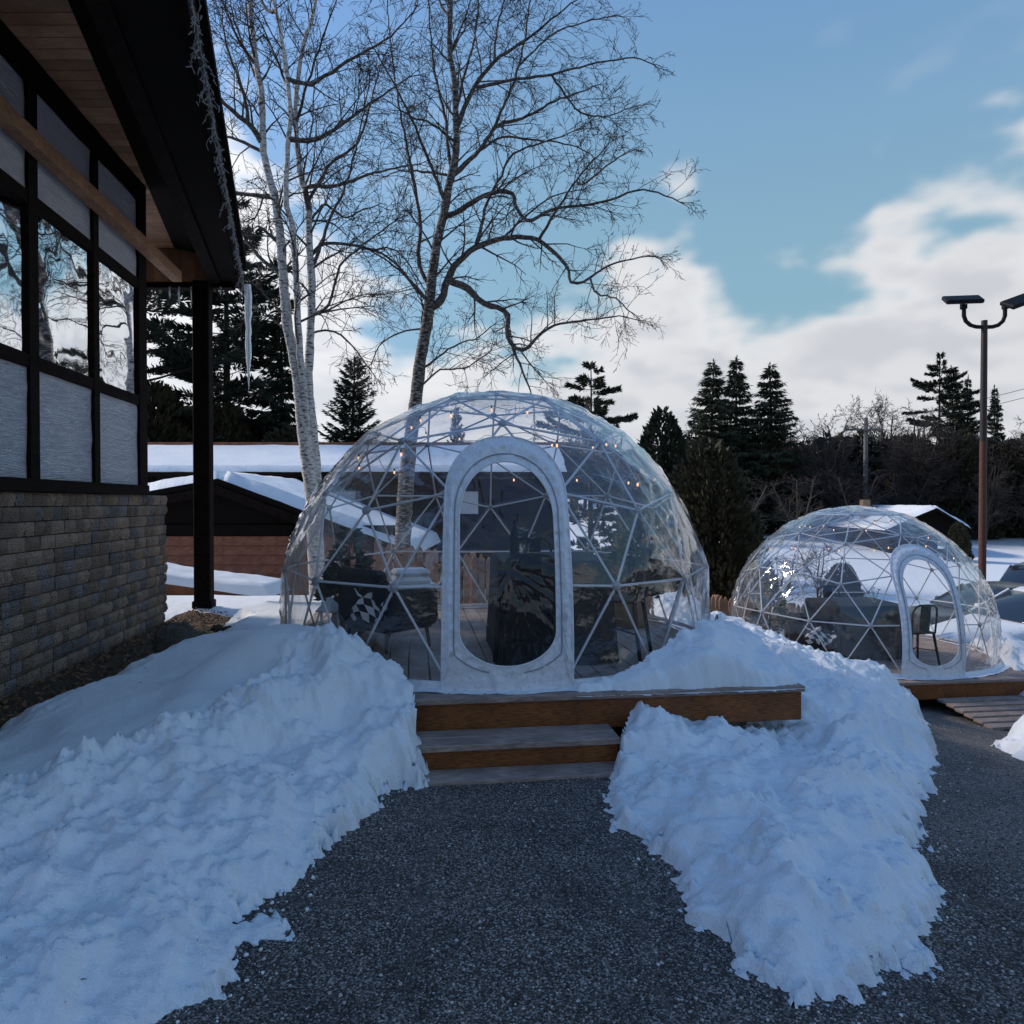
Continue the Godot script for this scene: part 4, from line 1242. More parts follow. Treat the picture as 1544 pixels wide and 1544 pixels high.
func build_furniture() -> void:
	var y1 := 0.343
	draped_table("black cloth table in the middle of the near dome", Vector3(0.28, y1, -5.75), 0.10, 0.42, 0.50)
	metal_chair("black metal chair with curved back in the near dome doorway", Vector3(0.11, y1, -4.98), 0.06)
	metal_chair("black metal chair beside the right wall of the near dome", Vector3(0.80, y1, -5.45), 1.2)
	metal_chair("black metal chair on the far side of the near dome table", Vector3(0.2, y1, -6.75), PI)
	arm_chair("dark lounge chair at the left of the near dome", Vector3(-1.02, y1, -5.95), -0.75)
	check_throw("black and white chequered blanket on the near dome's lounge chair", Vector3(-1.06, y1 + 0.27, -5.66), -0.5)
	# chest with folded blankets
	var t := thing("storage_chest", "grey-white chest against the back left of the near dome", "chest", Vector3(-1.0, y1, -7.15), 0.3, "chests in the domes")
	var mb := MB.new(); mb.rbox(Vector3(0, 0.17, 0), Vector3(0.46, 0.34, 0.36), 0.012); put("box", mb.done(M.white_paint), t)
	mb = MB.new(); mb.rbox(Vector3(0, 0.36, 0), Vector3(0.48, 0.035, 0.38), 0.01); put("lid", mb.done(M.white_paint), t)
	for k in 2:
		mb = MB.new(); mb.rbox(Vector3(0, 0, 0), Vector3(0.38 - 0.03 * k, 0.07, 0.28), 0.03)
		var bl := solo("folded_blanket", mb.done(M.white_cloth), ["lower white folded blanket on the chest in the near dome", "upper white folded blanket on the chest in the near dome"][k], "blanket", "folded blankets")
		bl.position = Vector3(-1.0, y1 + 0.415 + 0.072 * k, -7.15); bl.rotation.y = 0.3 + 0.05 * k
	small_fir("little fir in burlap standing in the left of the near dome", Vector3(-1.47, y1, -6.55), 0.95)
	small_fir("little fir in burlap standing in the right of the near dome", Vector3(1.12, y1, -6.9), 0.9)
	bottle("dark bottle on the black table of the near dome", Vector3(0.02, y1 + 0.752, -5.6))
	flowers("white flowers in a glass on the near dome's table", Vector3(0.10, y1 + 0.752, -5.65))
	lantern("white lantern on the floor at the left of the near dome", Vector3(-1.52, y1, -6.05))
	var y2 := -0.667
	draped_table("black cloth table in the middle of the far dome", Vector3(4.95, y2, -10.5), 0.1, 0.52, 0.48)
	metal_chair("black metal chair near the doorway of the far dome", Vector3(5.42, y2, -9.75), 0.15)
	metal_chair("black metal chair on the far side of the far dome table", Vector3(5.1, y2, -11.5), PI)
	arm_chair("dark lounge chair at the left of the far dome", Vector3(4.25, y2, -10.2), -0.6)
	check_throw("black and white chequered blanket on the far dome's lounge chair", Vector3(4.22, y2 + 0.27, -9.92), -0.4)
	small_fir("little fir in burlap standing in the left of the far dome", Vector3(3.88, y2, -10.9), 1.05)
	flowers("white flowers in a glass on the far dome's table", Vector3(5.2, y2 + 0.752, -10.4))
	lantern("white lantern on the floor at the left of the far dome", Vector3(3.85, y2, -10.25))

func bottle(label: String, at: Vector3) -> void:
	var mb := MB.new()
	mb.lathe([[0.0, 0.0], [0.037, 0.0], [0.038, 0.16], [0.03, 0.2], [0.014, 0.235], [0.014, 0.29], [0.0, 0.29]], 12)
	mb.smooth()
	var o := solo("bottle", mb.done(M.black), label, "bottle")
	o.position = at

func flowers(label: String, at: Vector3) -> void:
	var t := thing("flower_glass", label, "flowers", at, 0.0, "table flowers in the domes")
	var mb := MB.new()
	mb.lathe([[0.0, 0.0], [0.03, 0.0], [0.04, 0.1], [0.036, 0.1], [0.028, 0.01], [0.0, 0.01]], 12); mb.smooth()
	put("glass", mb.done(M.door_film), t)
	var rng := RandomNumberGenerator.new(); rng.seed = 3
	for i in 7:
		mb = MB.new()
		var p := Vector3(rng.randf_range(-0.06, 0.06), rng.randf_range(0.13, 0.22), rng.randf_range(-0.06, 0.06))
		for k in 6:
			var a := TAU * k / 6.0
			mb.quad(p, p + Vector3(cos(a) * 0.02, 0.012, sin(a) * 0.02), p + Vector3(cos(a + 0.5) * 0.034, 0.022, sin(a + 0.5) * 0.034), p + Vector3(cos(a + 1.0) * 0.02, 0.012, sin(a + 1.0) * 0.02))
		put("blossom", mb.done(M.white_cloth), t)
		mb = MB.new(); mb.rod(Vector3(0, 0.02, 0), p, 0.002, 4)
		put("stem", mb.done(M.needle[2]), t)

func lantern(label: String, at: Vector3) -> void:
	var t := thing("lantern", label, "lantern", at, 0.3, "lanterns in the domes")
	var mb := MB.new(); mb.rbox(Vector3(0, 0.012, 0), Vector3(0.16, 0.024, 0.16), 0.004); put("base", mb.done(M.white_paint), t)
	for sx in [-1, 1]:
		for sz in [-1, 1]:
			mb = MB.new(); mb.rod(Vector3(sx * 0.068, 0.02, sz * 0.068), Vector3(sx * 0.068, 0.27, sz * 0.068), 0.008, 5); put("corner_post", mb.done(M.white_paint), t)
	mb = MB.new(); mb.lathe([[0.115, 0.265], [0.118, 0.275], [0.03, 0.36], [0.02, 0.38], [0.0, 0.385]], 4); put("roof", mb.done(M.white_paint), t)
	mb = MB.new(); mb.lathe([[0.0, 0.024], [0.035, 0.024], [0.035, 0.15], [0.0, 0.152]], 12); mb.smooth(); put("candle", mb.done(M.white_cloth), t)

# ---------------------------------------------------------------- trees
func needle_crown(h: float, start: float, r: float, n: int, leaf: float, seed_: int, m: Material, spread := 0.3) -> ArrayMesh:   # dense cone of short sprays
	var rng := RandomNumberGenerator.new(); rng.seed = seed_
	var mb := MB.new()
	for i in n:
		var t := 1.0 - sqrt(rng.randf())
		var y := lerpf(start, h, t)
		var rr := r * (1.0 - t * 0.97) * (0.35 + 0.65 * sqrt(rng.randf()))
		var a := rng.randf() * TAU
		var p := Vector3(cos(a) * rr, y, sin(a) * rr)
		var d := Vector3(cos(a + rng.randf_range(-0.5, 0.5)), rng.randf_range(-0.2, 0.75), sin(a)).normalized()
		fleck(mb, rng, p, d, leaf * rng.randf_range(0.6, 1.3), leaf * spread)
	return mb.done(m)

func fleck(mb: MB, rng: RandomNumberGenerator, p: Vector3, d: Vector3, l: float, w: float) -> void:
	var s := d.cross(Vector3(rng.randf() - 0.5, rng.randf() - 0.5, rng.randf() - 0.5)).normalized() * w
	var k := mb.v.size()
	mb.v.append(p - s * 0.4); mb.v.append(p + d * l * 0.55 - s); mb.v.append(p + d * l); mb.v.append(p + d * l * 0.5 + s)
	mb.ix.append_array(PackedInt32Array([k, k + 1, k + 2, k, k + 2, k + 3]))

# A conifer of whorled boughs. style: 0 spruce (hanging boughs), 1 white pine (level plumes with gaps), 2 fir with upswept tips
func conifer(h: float, start: float, r: float, style: int, seed_: int, dens := 1.0, leaf := 0.2) -> Array:
	var rng := RandomNumberGenerator.new(); rng.seed = seed_
	var mb := MB.new(); var wood := MB.new()
	var lean := Vector3(rng.randf_range(-0.02, 0.02), 0, rng.randf_range(-0.02, 0.02)) * h
	var tp := PackedVector3Array(); var tr := PackedFloat32Array()
	for i in 9:
		var t := i / 8.0
		tp.append(Vector3(lean.x * t * t + 0.01 * h * sin(t * 7.0 + seed_) * t * 0.4, h * t * 0.985, lean.z * t * t)); tr.append(h * 0.017 * (1.0 - t * 0.93) + 0.01)
	wood.tube(tp, tr, 7)
	var y := start
	while y < h * 0.985:
		var t := (y - start) / (h - start)
		var prof := 0.0
		match style:
			0: prof = pow(1.0 - t, 0.85)
			1: prof = pow(sin(PI * clampf(0.25 + 0.74 * t, 0, 1)), 0.7) + 0.04
			2: prof = pow(1.0 - t, 0.75)
		var nb := 4 + rng.randi() % 3
		if style == 1: nb = 4 + rng.randi() % 2
		var a0 := rng.randf() * TAU
		for k in nb:
			if style == 1 and rng.randf() < 0.16: continue
			var a := a0 + TAU * k / nb + rng.randf_range(-0.35, 0.35)
			var L := r * prof * (rng.randf_range(0.7, 1.12) if style != 1 else rng.randf_range(0.35, 1.2))
			if L < 0.12: L = 0.12
			var out := Vector3(cos(a), 0, sin(a))
			var base := tp[clampi(int(y / h * 8.0), 0, 8)]
			base.y = y + rng.randf_range(-0.12, 0.12)
			var tilt := rng.randf_range(-0.16, 0.42)
			if style == 1: base.y += rng.randf_range(-0.03, 0.03) * h
			var bp := PackedVector3Array(); var br := PackedFloat32Array()
			var m := 5
			for i in m:
				var s := i / (m - 1.0)
				var dy := 0.0
				match style:
					0: dy = -0.34 * s * L + 0.20 * s * s * L
					1: dy = tilt * s * L + 0.08 * s * s * L
					2: dy = 0.05 * s * L + 0.22 * s * s * L
				if style == 0: dy += 0.35 * t * s * L
				if style == 2: dy += 0.45 * t * s * L
				bp.append(base + out * L * s + Vector3(0, dy, 0)); br.append(0.012 * L * (1.0 - 0.8 * s) + 0.004)
			if L > 0.5: wood.tube(bp, br, 3, false)
			var nf := int(L * (42.0 if style != 1 else 44.0) * dens) + 5
			for i in nf:
				var s := rng.randf()
				if style == 1: s = 1.0 - 0.75 * pow(rng.randf(), 1.6)
				var fi := s * (m - 1)
				var q := bp[mini(int(fi), m - 2)].lerp(bp[mini(int(fi), m - 2) + 1], fi - int(fi))
				var side := out.cross(Vector3.UP) * (1.0 if rng.randf() < 0.5 else -1.0)
				var d := (out * rng.randf_range(0.25, 0.9) + side * rng.randf_range(0.2, 1.0)).normalized()
				match style:
					0: d.y -= rng.randf_range(0.0, 1.1)
					1: d.y += rng.randf_range(-0.35, 0.9)
					2: d.y += rng.randf_range(-0.3, 0.5)
				d = d.normalized()
				var wd := side * rng.randf() * 0.28 * L * (1.0 - 0.6 * s) * (1.0 if style != 1 else 0.8)
				fleck(mb, rng, q + wd, d, leaf * rng.randf_range(0.7, 1.5) * (1.0 if style != 0 else 1.15), leaf * 0.12)
		y += (0.030 if style == 0 else 0.045 if style == 1 else 0.034) * h * rng.randf_range(0.75, 1.25)
	for i in 14: fleck(mb, rng, tp[8] + Vector3(0, -0.03 * h * rng.randf(), 0), Vector3(rng.randf_range(-0.4, 0.4), 1, rng.randf_range(-0.4, 0.4)).normalized(), leaf * 1.1, leaf * 0.16)
	return [mb, wood]

func arborvitae(h: float, r: float, seed_: int, n: int, leaf: float, top_pow := 0.6) -> MB:
	var rng := RandomNumberGenerator.new(); rng.seed = seed_
	var mb := MB.new()
	var f := noisy(seed_, 0.9, 3)
	for i in n:
		var t := 1.0 - pow(rng.randf(), 0.62)
		var a := rng.randf() * TAU
		var prof := pow(1.0 - t, top_pow) * minf(1.0, 0.72 + t * 1.6)
		var lump := 1.0 + 0.34 * f.get_noise_3d(cos(a) * 2.2, t * h * 0.9, sin(a) * 2.2)
		var rr := r * prof * lump * (1.0 - 0.4 * pow(rng.randf(), 2.0))
		var p := Vector3(cos(a) * rr, t * h, sin(a) * rr)
		var d := Vector3(cos(a) * 0.55, rng.randf_range(0.35, 1.2), sin(a) * 0.55).normalized()
		fleck(mb, rng, p, d, leaf * rng.randf_range(0.6, 1.5), leaf * 0.3)
	return mb

# A bare limb that forks into finer and finer twigs
func grow(wood: MB, fine: MB, rng: RandomNumberGenerator, p0: Vector3, d0: Vector3, L: float, r0: float, level: int, droop: float, last: int, thin: float) -> void:
	var m := 4 if level < last else 3
	var pts := PackedVector3Array(); var rr := PackedFloat32Array()
	var p := p0; var d := d0
	for i in m + 1:
		var t := float(i) / m
		pts.append(p); rr.append(maxf(r0 * (1.0 - 0.75 * t), thin))
		d = (d + Vector3(rng.randf_range(-0.24, 0.24), rng.randf_range(-0.2, 0.2) - droop * t, rng.randf_range(-0.24, 0.24))).normalized()
		p += d * (L / m)
	var mb := wood if r0 > 0.012 else fine
	mb.tube(pts, rr, 5 if r0 > 0.012 else 3, false)
	if level >= last: return
	var nc := int(L * [3.2, 5.0, 8.0, 10.0][mini(level, 3)] * rng.randf_range(0.8, 1.25)) + 2
	for k in nc:
		var s := rng.randf_range(0.18, 1.0)
		var fi := s * m
		var b := mini(int(fi), m - 1)
		var q := pts[b].lerp(pts[b + 1], fi - b)
		var t := (pts[b + 1] - pts[b]).normalized()
		var side := t.cross(Vector3(rng.randf() - 0.5, rng.randf() - 0.5, rng.randf() - 0.5)).normalized()
		var cd := (t * rng.randf_range(0.55, 1.0) + side * rng.randf_range(0.5, 0.95)).normalized()
		grow(wood, fine, rng, q, cd, L * rng.randf_range(0.26, 0.5), maxf(r0 * (0.55 - 0.2 * s), thin), level + 1, droop, last, thin)

func birch(label: String, lines: Array, trunks: int, seed_: int) -> void:
	var b0: Array = lines[0][0]
	var o := Vector3(b0[0], ground(b0[0], b0[2]), b0[2])
	var t := thing("birch_tree", label, "birch tree", o, 0.0, "bare birches behind the near dome")
	var rng := RandomNumberGenerator.new(); rng.seed = seed_
	var fine := MB.new()
	var limbs := MB.new()
	var laid := PackedVector3Array()
	for li in lines.size():
		var raw: Array = lines[li].duplicate(true)
		if li >= trunks:   # a limb springs from the nearest stem
			var s0_ := Vector3(raw[0][0], raw[0][1], raw[0][2]) - o
			var best := 1e9; var hit := s0_
			for q in laid:
				var e := Vector2(q.x - s0_.x, q.y - s0_.y).length_squared() + 0.05 * (q.z - s0_.z) * (q.z - s0_.z)
				if e < best:
					best = e; hit = q
			var dz := hit.z - s0_.z
			for i in raw.size():
				var k := (raw[i][2] + dz) / raw[i][2] as float
				raw[i] = [raw[i][0] * k, 1.52 + (raw[i][1] - 1.52) * k, raw[i][2] + dz, raw[i][3]]
			raw[0] = [hit.x + o.x, hit.y + o.y, hit.z + o.z, raw[0][3]]
		var cv := Curve3D.new()
		for q in raw: cv.add_point(Vector3(q[0], q[1], q[2]) - o)
		for i in range(1, raw.size() - 1):
			var tan_ := (cv.get_point_position(i + 1) - cv.get_point_position(i - 1)) / 6.0
			cv.set_point_in(i, -tan_); cv.set_point_out(i, tan_)
		var total := cv.get_baked_length()
		var n := maxi(6, int(total / 0.12))
		var pts := PackedVector3Array(); var rr := PackedFloat32Array()
		var r0: float = raw[0][3]; var r1: float = raw[raw.size() - 1][3]
		for i in n + 1:
			var s := float(i) / n
			var wob := Vector3(rng.randf_range(-1, 1), rng.randf_range(-1, 1), rng.randf_range(-1, 1)) * (0.006 if li < trunks else 0.012) * (0.0 if i == 0 else 1.0)
			pts.append(cv.sample_baked(total * s, true) + wob)
			rr.append(lerpf(r0, r1, pow(s, 0.8)) * rng.randf_range(0.93, 1.09))
		laid.append_array(pts)
		if li < trunks:
			var mb := MB.new()
			mb.tube(pts, rr, 10)
			put("trunk", mb.done(M.birch if trunks > 1 else M.birch_dark), t)
		else:
			limbs.tube(pts, rr, 6)
		# boughs and twigs along it
		var s0 := 0.36 if li < trunks else 0.12
		var per_m := 2.9 if li < trunks else 4.6
		var count := int(total * (1.0 - s0) * per_m) + 3
		for k in count:
			var s := s0 + (1.0 - s0) * (k + rng.randf()) / count
			var fi := s * n
			var b := mini(int(fi), n - 1)
			var q := pts[b].lerp(pts[b + 1], fi - b)
			var tn := (pts[b + 1] - pts[b]).normalized()
			var side := tn.cross(Vector3(rng.randf() - 0.5, rng.randf() - 0.5, rng.randf() - 0.5)).normalized()
			var d := (tn * rng.randf_range(0.3, 0.9) + side * rng.randf_range(0.5, 1.0) + Vector3(0, 0.18, 0)).normalized()
			var L := rng.randf_range(0.55, 1.35) * (1.0 if li >= trunks else 1.25) * (1.1 - 0.65 * s)
			grow(limbs, fine, rng, q, d, L, clampf(rr[b] * 0.42, 0.006, 0.02), 1, 0.10, 3, 0.0032)
		if li >= trunks:   # spray at the tip
			for k in 3: grow(limbs, fine, rng, pts[n], (pts[n] - pts[n - 2]).normalized() + Vector3(rng.randf_range(-0.5, 0.5), rng.randf_range(-0.4, 0.3), rng.randf_range(-0.5, 0.5)), rng.randf_range(0.28, 0.5), 0.007, 1, 0.14, 3, 0.0032)
	var g_ := put("limbs", limbs.done(M.birch_limb), t)
	put("twigs", fine.done(M.twig), t)

func bare_tree(h: float, seed_: int, spread: float, forks: int) -> Array:
	var rng := RandomNumberGenerator.new(); rng.seed = seed_
	var wood := MB.new(); var fine := MB.new()
	for k in forks:
		var pts := PackedVector3Array(); var rr := PackedFloat32Array()
		var p := Vector3(rng.randf_range(-0.25, 0.25) * (forks - 1) * 0.4, -0.3, rng.randf_range(-0.25, 0.25) * (forks - 1) * 0.4)
		var d := Vector3(rng.randf_range(-0.2, 0.2) * spread, 1, rng.randf_range(-0.2, 0.2) * spread).normalized()
		for i in 9:
			pts.append(p); rr.append(h * 0.013 * (1.0 - i / 9.5) + 0.012)
			d = (d + Vector3(rng.randf_range(-0.12, 0.12), 0.03, rng.randf_range(-0.12, 0.12))).normalized()
			p += d * h / 9.0
		wood.tube(pts, rr, 6)
		for c in int(13 + h):
			var s := rng.randf_range(0.28, 1.0)
			var b := mini(int(s * 8), 7)
			var q := pts[b].lerp(pts[b + 1], s * 8 - b)
			var a := rng.randf() * TAU
			var dd := (Vector3(cos(a), rng.randf_range(0.5, 1.2), sin(a)) * Vector3(spread, 1, spread)).normalized()
			grow(wood, fine, rng, q, dd, h * rng.randf_range(0.16, 0.34) * (1.15 - 0.6 * s), rr[b] * 0.45, 0, -0.04, 2, 0.010)
	return [wood, fine]

func plant(called: String, label: String, category: String, at: Vector2, parts: Array, scale: float, turn: float, group: String, wide := 1.0) -> void:
	var t := thing(called, label, category, Vector3(at.x, ground(at.x, -at.y) - 0.05, -at.y), turn, group)
	t.scale = Vector3(scale * wide, scale, scale * wide)
	for p in parts: put(p[0], p[1], t)

# metres across and up from the picture's horizon line and middle at a distance d
func build_trees() -> void:
	birch("three-stemmed white birch left of and behind the near dome", BIRCH_A, 3, 501)
	birch("single-stemmed leaning white birch rising behind the near dome", BIRCH_B, 1, 502)
	var protos := []
	var spec := [[10.0, 0.6, 2.5, 0, 601, 2.2, 0.27], [11.0, 0.8, 2.9, 0, 602, 2.2, 0.27], [12.0, 1.2, 3.3, 1, 603, 3.6, 0.27], [10.0, 0.4, 2.7, 2, 604, 2.4, 0.25], [9.0, 0.4, 2.3, 1, 605, 4.5, 0.25]]
	for s in spec:
		var c := conifer(s[0], s[1], s[2], s[3], s[4], s[5], s[6])
		protos.append([["trunk", c[1].done(M.bark)], ["crown", c[0].done(M.needle[s[4] % 3])]])
	var G := "conifers standing behind"
	# left, behind the sheds   [px-derived x, distance, prototype height share]
	plant("pine_tree", "tall dark pine just right of the roof post behind the sheds", "pine tree", Vector2(-13.35, 34.0), protos[2], 1.32, 0.3, G, 1.0)
	plant("pine_tree", "tall dark pine half hidden left of the roof post", "pine tree", Vector2(-16.9, 33.0), protos[2], 1.42, 2.1, G, 1.15)
	plant("spruce_tree", "dark spruce behind the lower trunks of the three-stemmed birch", "spruce tree", Vector2(-10.9, 34.0), protos[0], 1.13, 1.0, G, 0.95)
	plant("fir_tree", "bushy dark fir between the two birches", "fir tree", Vector2(-7.3, 33.0), protos[3], 0.95, 0.5, G, 1.0)
	plant("fir_tree", "small dark fir behind the top of the near dome", "fir tree", Vector2(-2.1, 28.0), protos[3], 0.72, 1.9, G, 0.45)
	plant("pine_tree", "ragged dark pine just right of the near dome's top", "pine tree", Vector2(3.25, 30.0), protos[4], 0.98, 0.2, G, 0.9)
	plant("spruce_tree", "leftmost spruce of the tall group behind the arborvitae hedge", "spruce tree", Vector2(12.3, 45.0), protos[1], 0.98, 0.9, G, 1.15)
	plant("spruce_tree", "tallest, narrow spruce in the middle of the far group", "spruce tree", Vector2(14.1, 45.5), protos[0], 1.12, 2.9, G, 1.0)
	plant("spruce_tree", "right spruce with hanging boughs in the far group", "spruce tree", Vector2(16.1, 45.0), protos[1], 0.97, 4.0, G, 1.2)
	plant("pine_tree", "tall pine left of the lamp pole among the far trees", "pine tree", Vector2(29.4, 50.0), protos[2], 0.98, 0.5, G, 0.85)
	plant("pine_tree", "middle pine left of the lamp pole among the far trees", "pine tree", Vector2(31.0, 51.0), protos[3], 1.12, 1.5, G, 0.8)
	plant("spruce_tree", "thin spruce just left of the lamp pole", "spruce tree", Vector2(32.3, 51.5), protos[0], 1.06, 2.5, G, 0.55)
	plant("spruce_tree", "thin spruce just right of the lamp pole", "spruce tree", Vector2(36.6, 55.0), protos[0], 1.02, 3.5, G, 0.6)
	# hedge-like evergreens
	var av := [arborvitae(4.9, 1.3, 611, 15000, 0.13).done(M.needle[1]), arborvitae(3.8, 1.2, 612, 15000, 0.13, 0.42).done(M.needle[3]), arborvitae(6.5, 2.6, 613, 12000, 0.3, 0.5).done(M.needle[3])]
	var stem := MB.new(); stem.rod(Vector3(0, -0.3, 0), Vector3(0, 2.4, 0), 0.1, 7, 0.03)
	var sm := stem.done(M.bark)
	plant("arborvitae", "pointed dark arborvitae right behind the near dome", "arborvitae", Vector2(3.30, 16.0), [["trunk", sm], ["crown", av[0]]], 1.0, 0.0, "evergreens between the domes")
	plant("arborvitae", "broad brownish-green arborvitae between the two domes", "arborvitae", Vector2(3.85, 14.3), [["trunk", sm], ["crown", av[1]]], 1.03, 0.0, "evergreens between the domes", 0.98)
	plant("arborvitae", "slim arborvitae behind the broad one between the domes", "arborvitae", Vector2(4.35, 15.6), [["trunk", sm], ["crown", av[1]]], 0.92, 2.0, "evergreens between the domes", 0.8)
	plant("evergreen_bush", "big round dark evergreen behind the small house", "evergreen bush", Vector2(26.5, 43.0), [["trunk", sm], ["crown", av[2]]], 0.95, 0.0, "large evergreens of the far lot")
	plant("evergreen_bush", "broad dark evergreen beside the lamp pole", "evergreen bush", Vector2(30.5, 43.5), [["trunk", sm], ["crown", av[2]]], 0.9, 1.7, "large evergreens of the far lot", 1.1)
	plant("evergreen_bush", "small round bush on the snow left of the lamp pole", "evergreen bush", Vector2(20.6, 33.5), [["trunk", sm], ["crown", av[1]]], 0.5, 1.7, "large evergreens of the far lot", 1.0)
	# dark understorey behind the sheds and under the spruces
	var low := [[-15.5, 31.0, 1.05, 1.1], [-12.6, 32.0, 0.95, 1.0], [-9.6, 31.0, 0.85, 1.1], [-7.0, 31.5, 0.8, 1.0], [-4.2, 32.0, 0.66, 0.9]]
	var lab := ["leftmost dark evergreen bush behind the sheds", "dark evergreen bush behind the roof post", "dark evergreen bush behind the three-stemmed birch", "dark evergreen bush under the fir between the birches", "dark evergreen bush behind the near dome's left shoulder"]
	for i in low.size():
		plant("evergreen_bush", lab[i], "evergreen bush", Vector2(low[i][0], low[i][1]), [["trunk", sm], ["crown", av[2]]], low[i][2], i * 1.3, "dark bushes behind the sheds", low[i][3])
	# bare woods
	var bt := []
	for s in [[8.5, 621, 1.0, 1], [9.0, 622, 0.8, 2], [7.0, 623, 1.3, 3]]:
		var c := bare_tree(s[0], s[1], s[2], s[3])
		bt.append([["trunk", c[0].done(M.bark_grey)], ["twigs", c[1].done(M.twig)]])
	var bw := bare_tree(8.0, 631, 0.8, 3)
	var white := [["trunk", bw[0].done(M.birch)], ["twigs", bw[1].done(M.bark_grey)]]
	var H := "bare trees in the far wood"
	plant("bare_tree", "spreading bare tree right of the tall spruce group", "bare tree", Vector2(19.4, 46.0), bt[0], 1.0, 0.0, H, 1.0)
	plant("bare_tree", "bare tree just left of the utility pole", "bare tree", Vector2(21.6, 49.0), bt[2], 0.95, 1.1, H)
	plant("bare_tree", "tall bare tree right behind the utility pole", "bare tree", Vector2(24.6, 50.0), bt[1], 0.98, 2.0, H)
	plant("bare_tree", "tall bare tree left of the tall pine", "bare tree", Vector2(26.8, 51.0), bt[1], 1.02, 3.4, H)
	plant("bare_tree", "bare tree under the pines left of the lamp pole", "bare tree", Vector2(28.3, 48.0), bt[2], 0.9, 4.0, H)
	plant("bare_tree", "bare tree right of the lamp pole at the frame's edge", "bare tree", Vector2(38.5, 53.0), bt[1], 0.95, 5.1, H)
	plant("birch_tree", "white birch clump right of the lamp pole", "birch tree", Vector2(33.9, 48.0), white, 0.85, 0.0, "white birches of the far wood", 1.2)
	plant("birch_tree", "white birch clump at the right edge behind the parked cars", "birch tree", Vector2(31.3, 44.0), white, 0.8, 2.2, "white birches of the far wood", 1.2)
	plant("birch_tree", "white birch clump behind the broad evergreen by the lamp pole", "birch tree", Vector2(29.5, 47.5), white, 0.75, 4.1, "white birches of the far wood", 1.1)
	plant("bare_shrub", "bare shrub behind the top left of the near dome", "bare shrub", Vector2(-2.3, 26.5), bt[2], 0.72, 1.0, H, 0.9)
	plant("bare_shrub", "bare thicket under the spruces behind the far dome", "bare shrub", Vector2(16.0, 41.0), bt[2], 0.62, 2.0, H, 1.3)
	plant("bare_shrub", "bare thicket left of the utility pole's foot", "bare shrub", Vector2(19.6, 41.5), bt[2], 0.66, 3.0, H, 1.3)
	plant("bare_shrub", "bare thicket right of the utility pole's foot", "bare shrub", Vector2(23.2, 42.5), bt[2], 0.7, 4.4, H, 1.3)
	plant("bare_shrub", "bare thicket left below the spruces by the arborvitae", "bare shrub", Vector2(12.5, 39.5), bt[2], 0.6, 5.4, H, 1.3)
	plant("bare_shrub", "bare shrub on the snow straight behind the far dome", "bare shrub", Vector2(10.2, 24.0), bt[2], 0.34, 0.4, H, 1.4)
	plant("bare_shrub", "bare shrub on the snow behind the left of the far dome", "bare shrub", Vector2(8.0, 22.0), bt[2], 0.30, 2.4, H, 1.6)
	plant("evergreen_bush", "low dark yew bush behind the middle of the far dome", "evergreen bush", Vector2(11.6, 25.5), [["trunk", sm], ["crown", av[1]]], 0.33, 0.7, "large evergreens of the far lot", 1.7)
	# the wood closing the view far behind
	var rng := RandomNumberGenerator.new(); rng.seed = 12
	var far := MultiMesh.new()
	far.transform_format = MultiMesh.TRANSFORM_3D
	var cc := conifer(8.0, 0.2, 2.6, 2, 641, 0.5, 0.6)
	var fm: MB = cc[0]
	far.mesh = fm.done(M.needle[0])
	far.instance_count = 470
	for i in 470:
		var az := rng.randf_range(-1.15, 1.15)
		var d := rng.randf_range(62.0, 105.0)
		if i >= 330:   # the wood goes on all round the lot
			az = rng.randf_range(1.15, TAU - 1.15); d = rng.randf_range(44.0, 70.0)
		elif i >= 230:
			az = rng.randf_range(0.22, 0.8); d = rng.randf_range(54.0, 70.0)
		var x := sin(az) * d; var z := -cos(az) * d
		var s := rng.randf_range(0.45, 0.85)
		if i >= 230: s = rng.randf_range(0.45, 0.85) if i < 330 else rng.randf_range(0.8, 1.2)
		far.set_instance_transform(i, Transform3D(Basis(Vector3.UP, rng.randf() * TAU).scaled(Vector3(s * 1.25, s, s * 1.25)), Vector3(x, ground(x, z) - 0.3, z)))
	var fo := MultiMeshInstance3D.new()
	fo.name = "far_wood"; fo.multimesh = far
	add_child(fo)
	fo.set_meta("kind", "stuff")
	tag(fo, "dark far-off wood closing the view behind all trees", "wood")
	var thick := MultiMesh.new()
	thick.transform_format = MultiMesh.TRANSFORM_3D
	var tm := MB.new()
	for src in [bare_tree(7.5, 651, 1.1, 3)]:
		for m in src:
			var k: int = tm.v.size()
			tm.v.append_array(m.v); tm.n.append_array(m.n)
			for q in m.ix: tm.ix.append(q + k)
	thick.mesh = tm.done(M.bark)
	thick.instance_count = 90
	for i in 90:
		var az := rng.randf_range(0.2, 0.8) if i < 70 else rng.randf_range(-0.6, 0.2)
		var d := rng.randf_range(47.0, 66.0)
		var x := sin(az) * d; var z := -cos(az) * d
		var s := rng.randf_range(0.6, 1.15)
		thick.set_instance_transform(i, Transform3D(Basis(Vector3.UP, rng.randf() * TAU).scaled(Vector3(s, s, s)), Vector3(x, ground(x, z) - 0.2, z)))
	var to := MultiMeshInstance3D.new()
	to.name = "far_thicket"; to.multimesh = thick
	add_child(to)
	to.set_meta("kind", "stuff")
	tag(to, "tangle of bare far-off trees between the conifers", "thicket")

# ---------------------------------------------------------------- the hall on the left
func beam_x(d: float) -> float: return -2.55 - 0.283 * (d - 4.43)
func eave_x(d: float) -> float: return -1.95 - 0.315 * (d - 4.44)

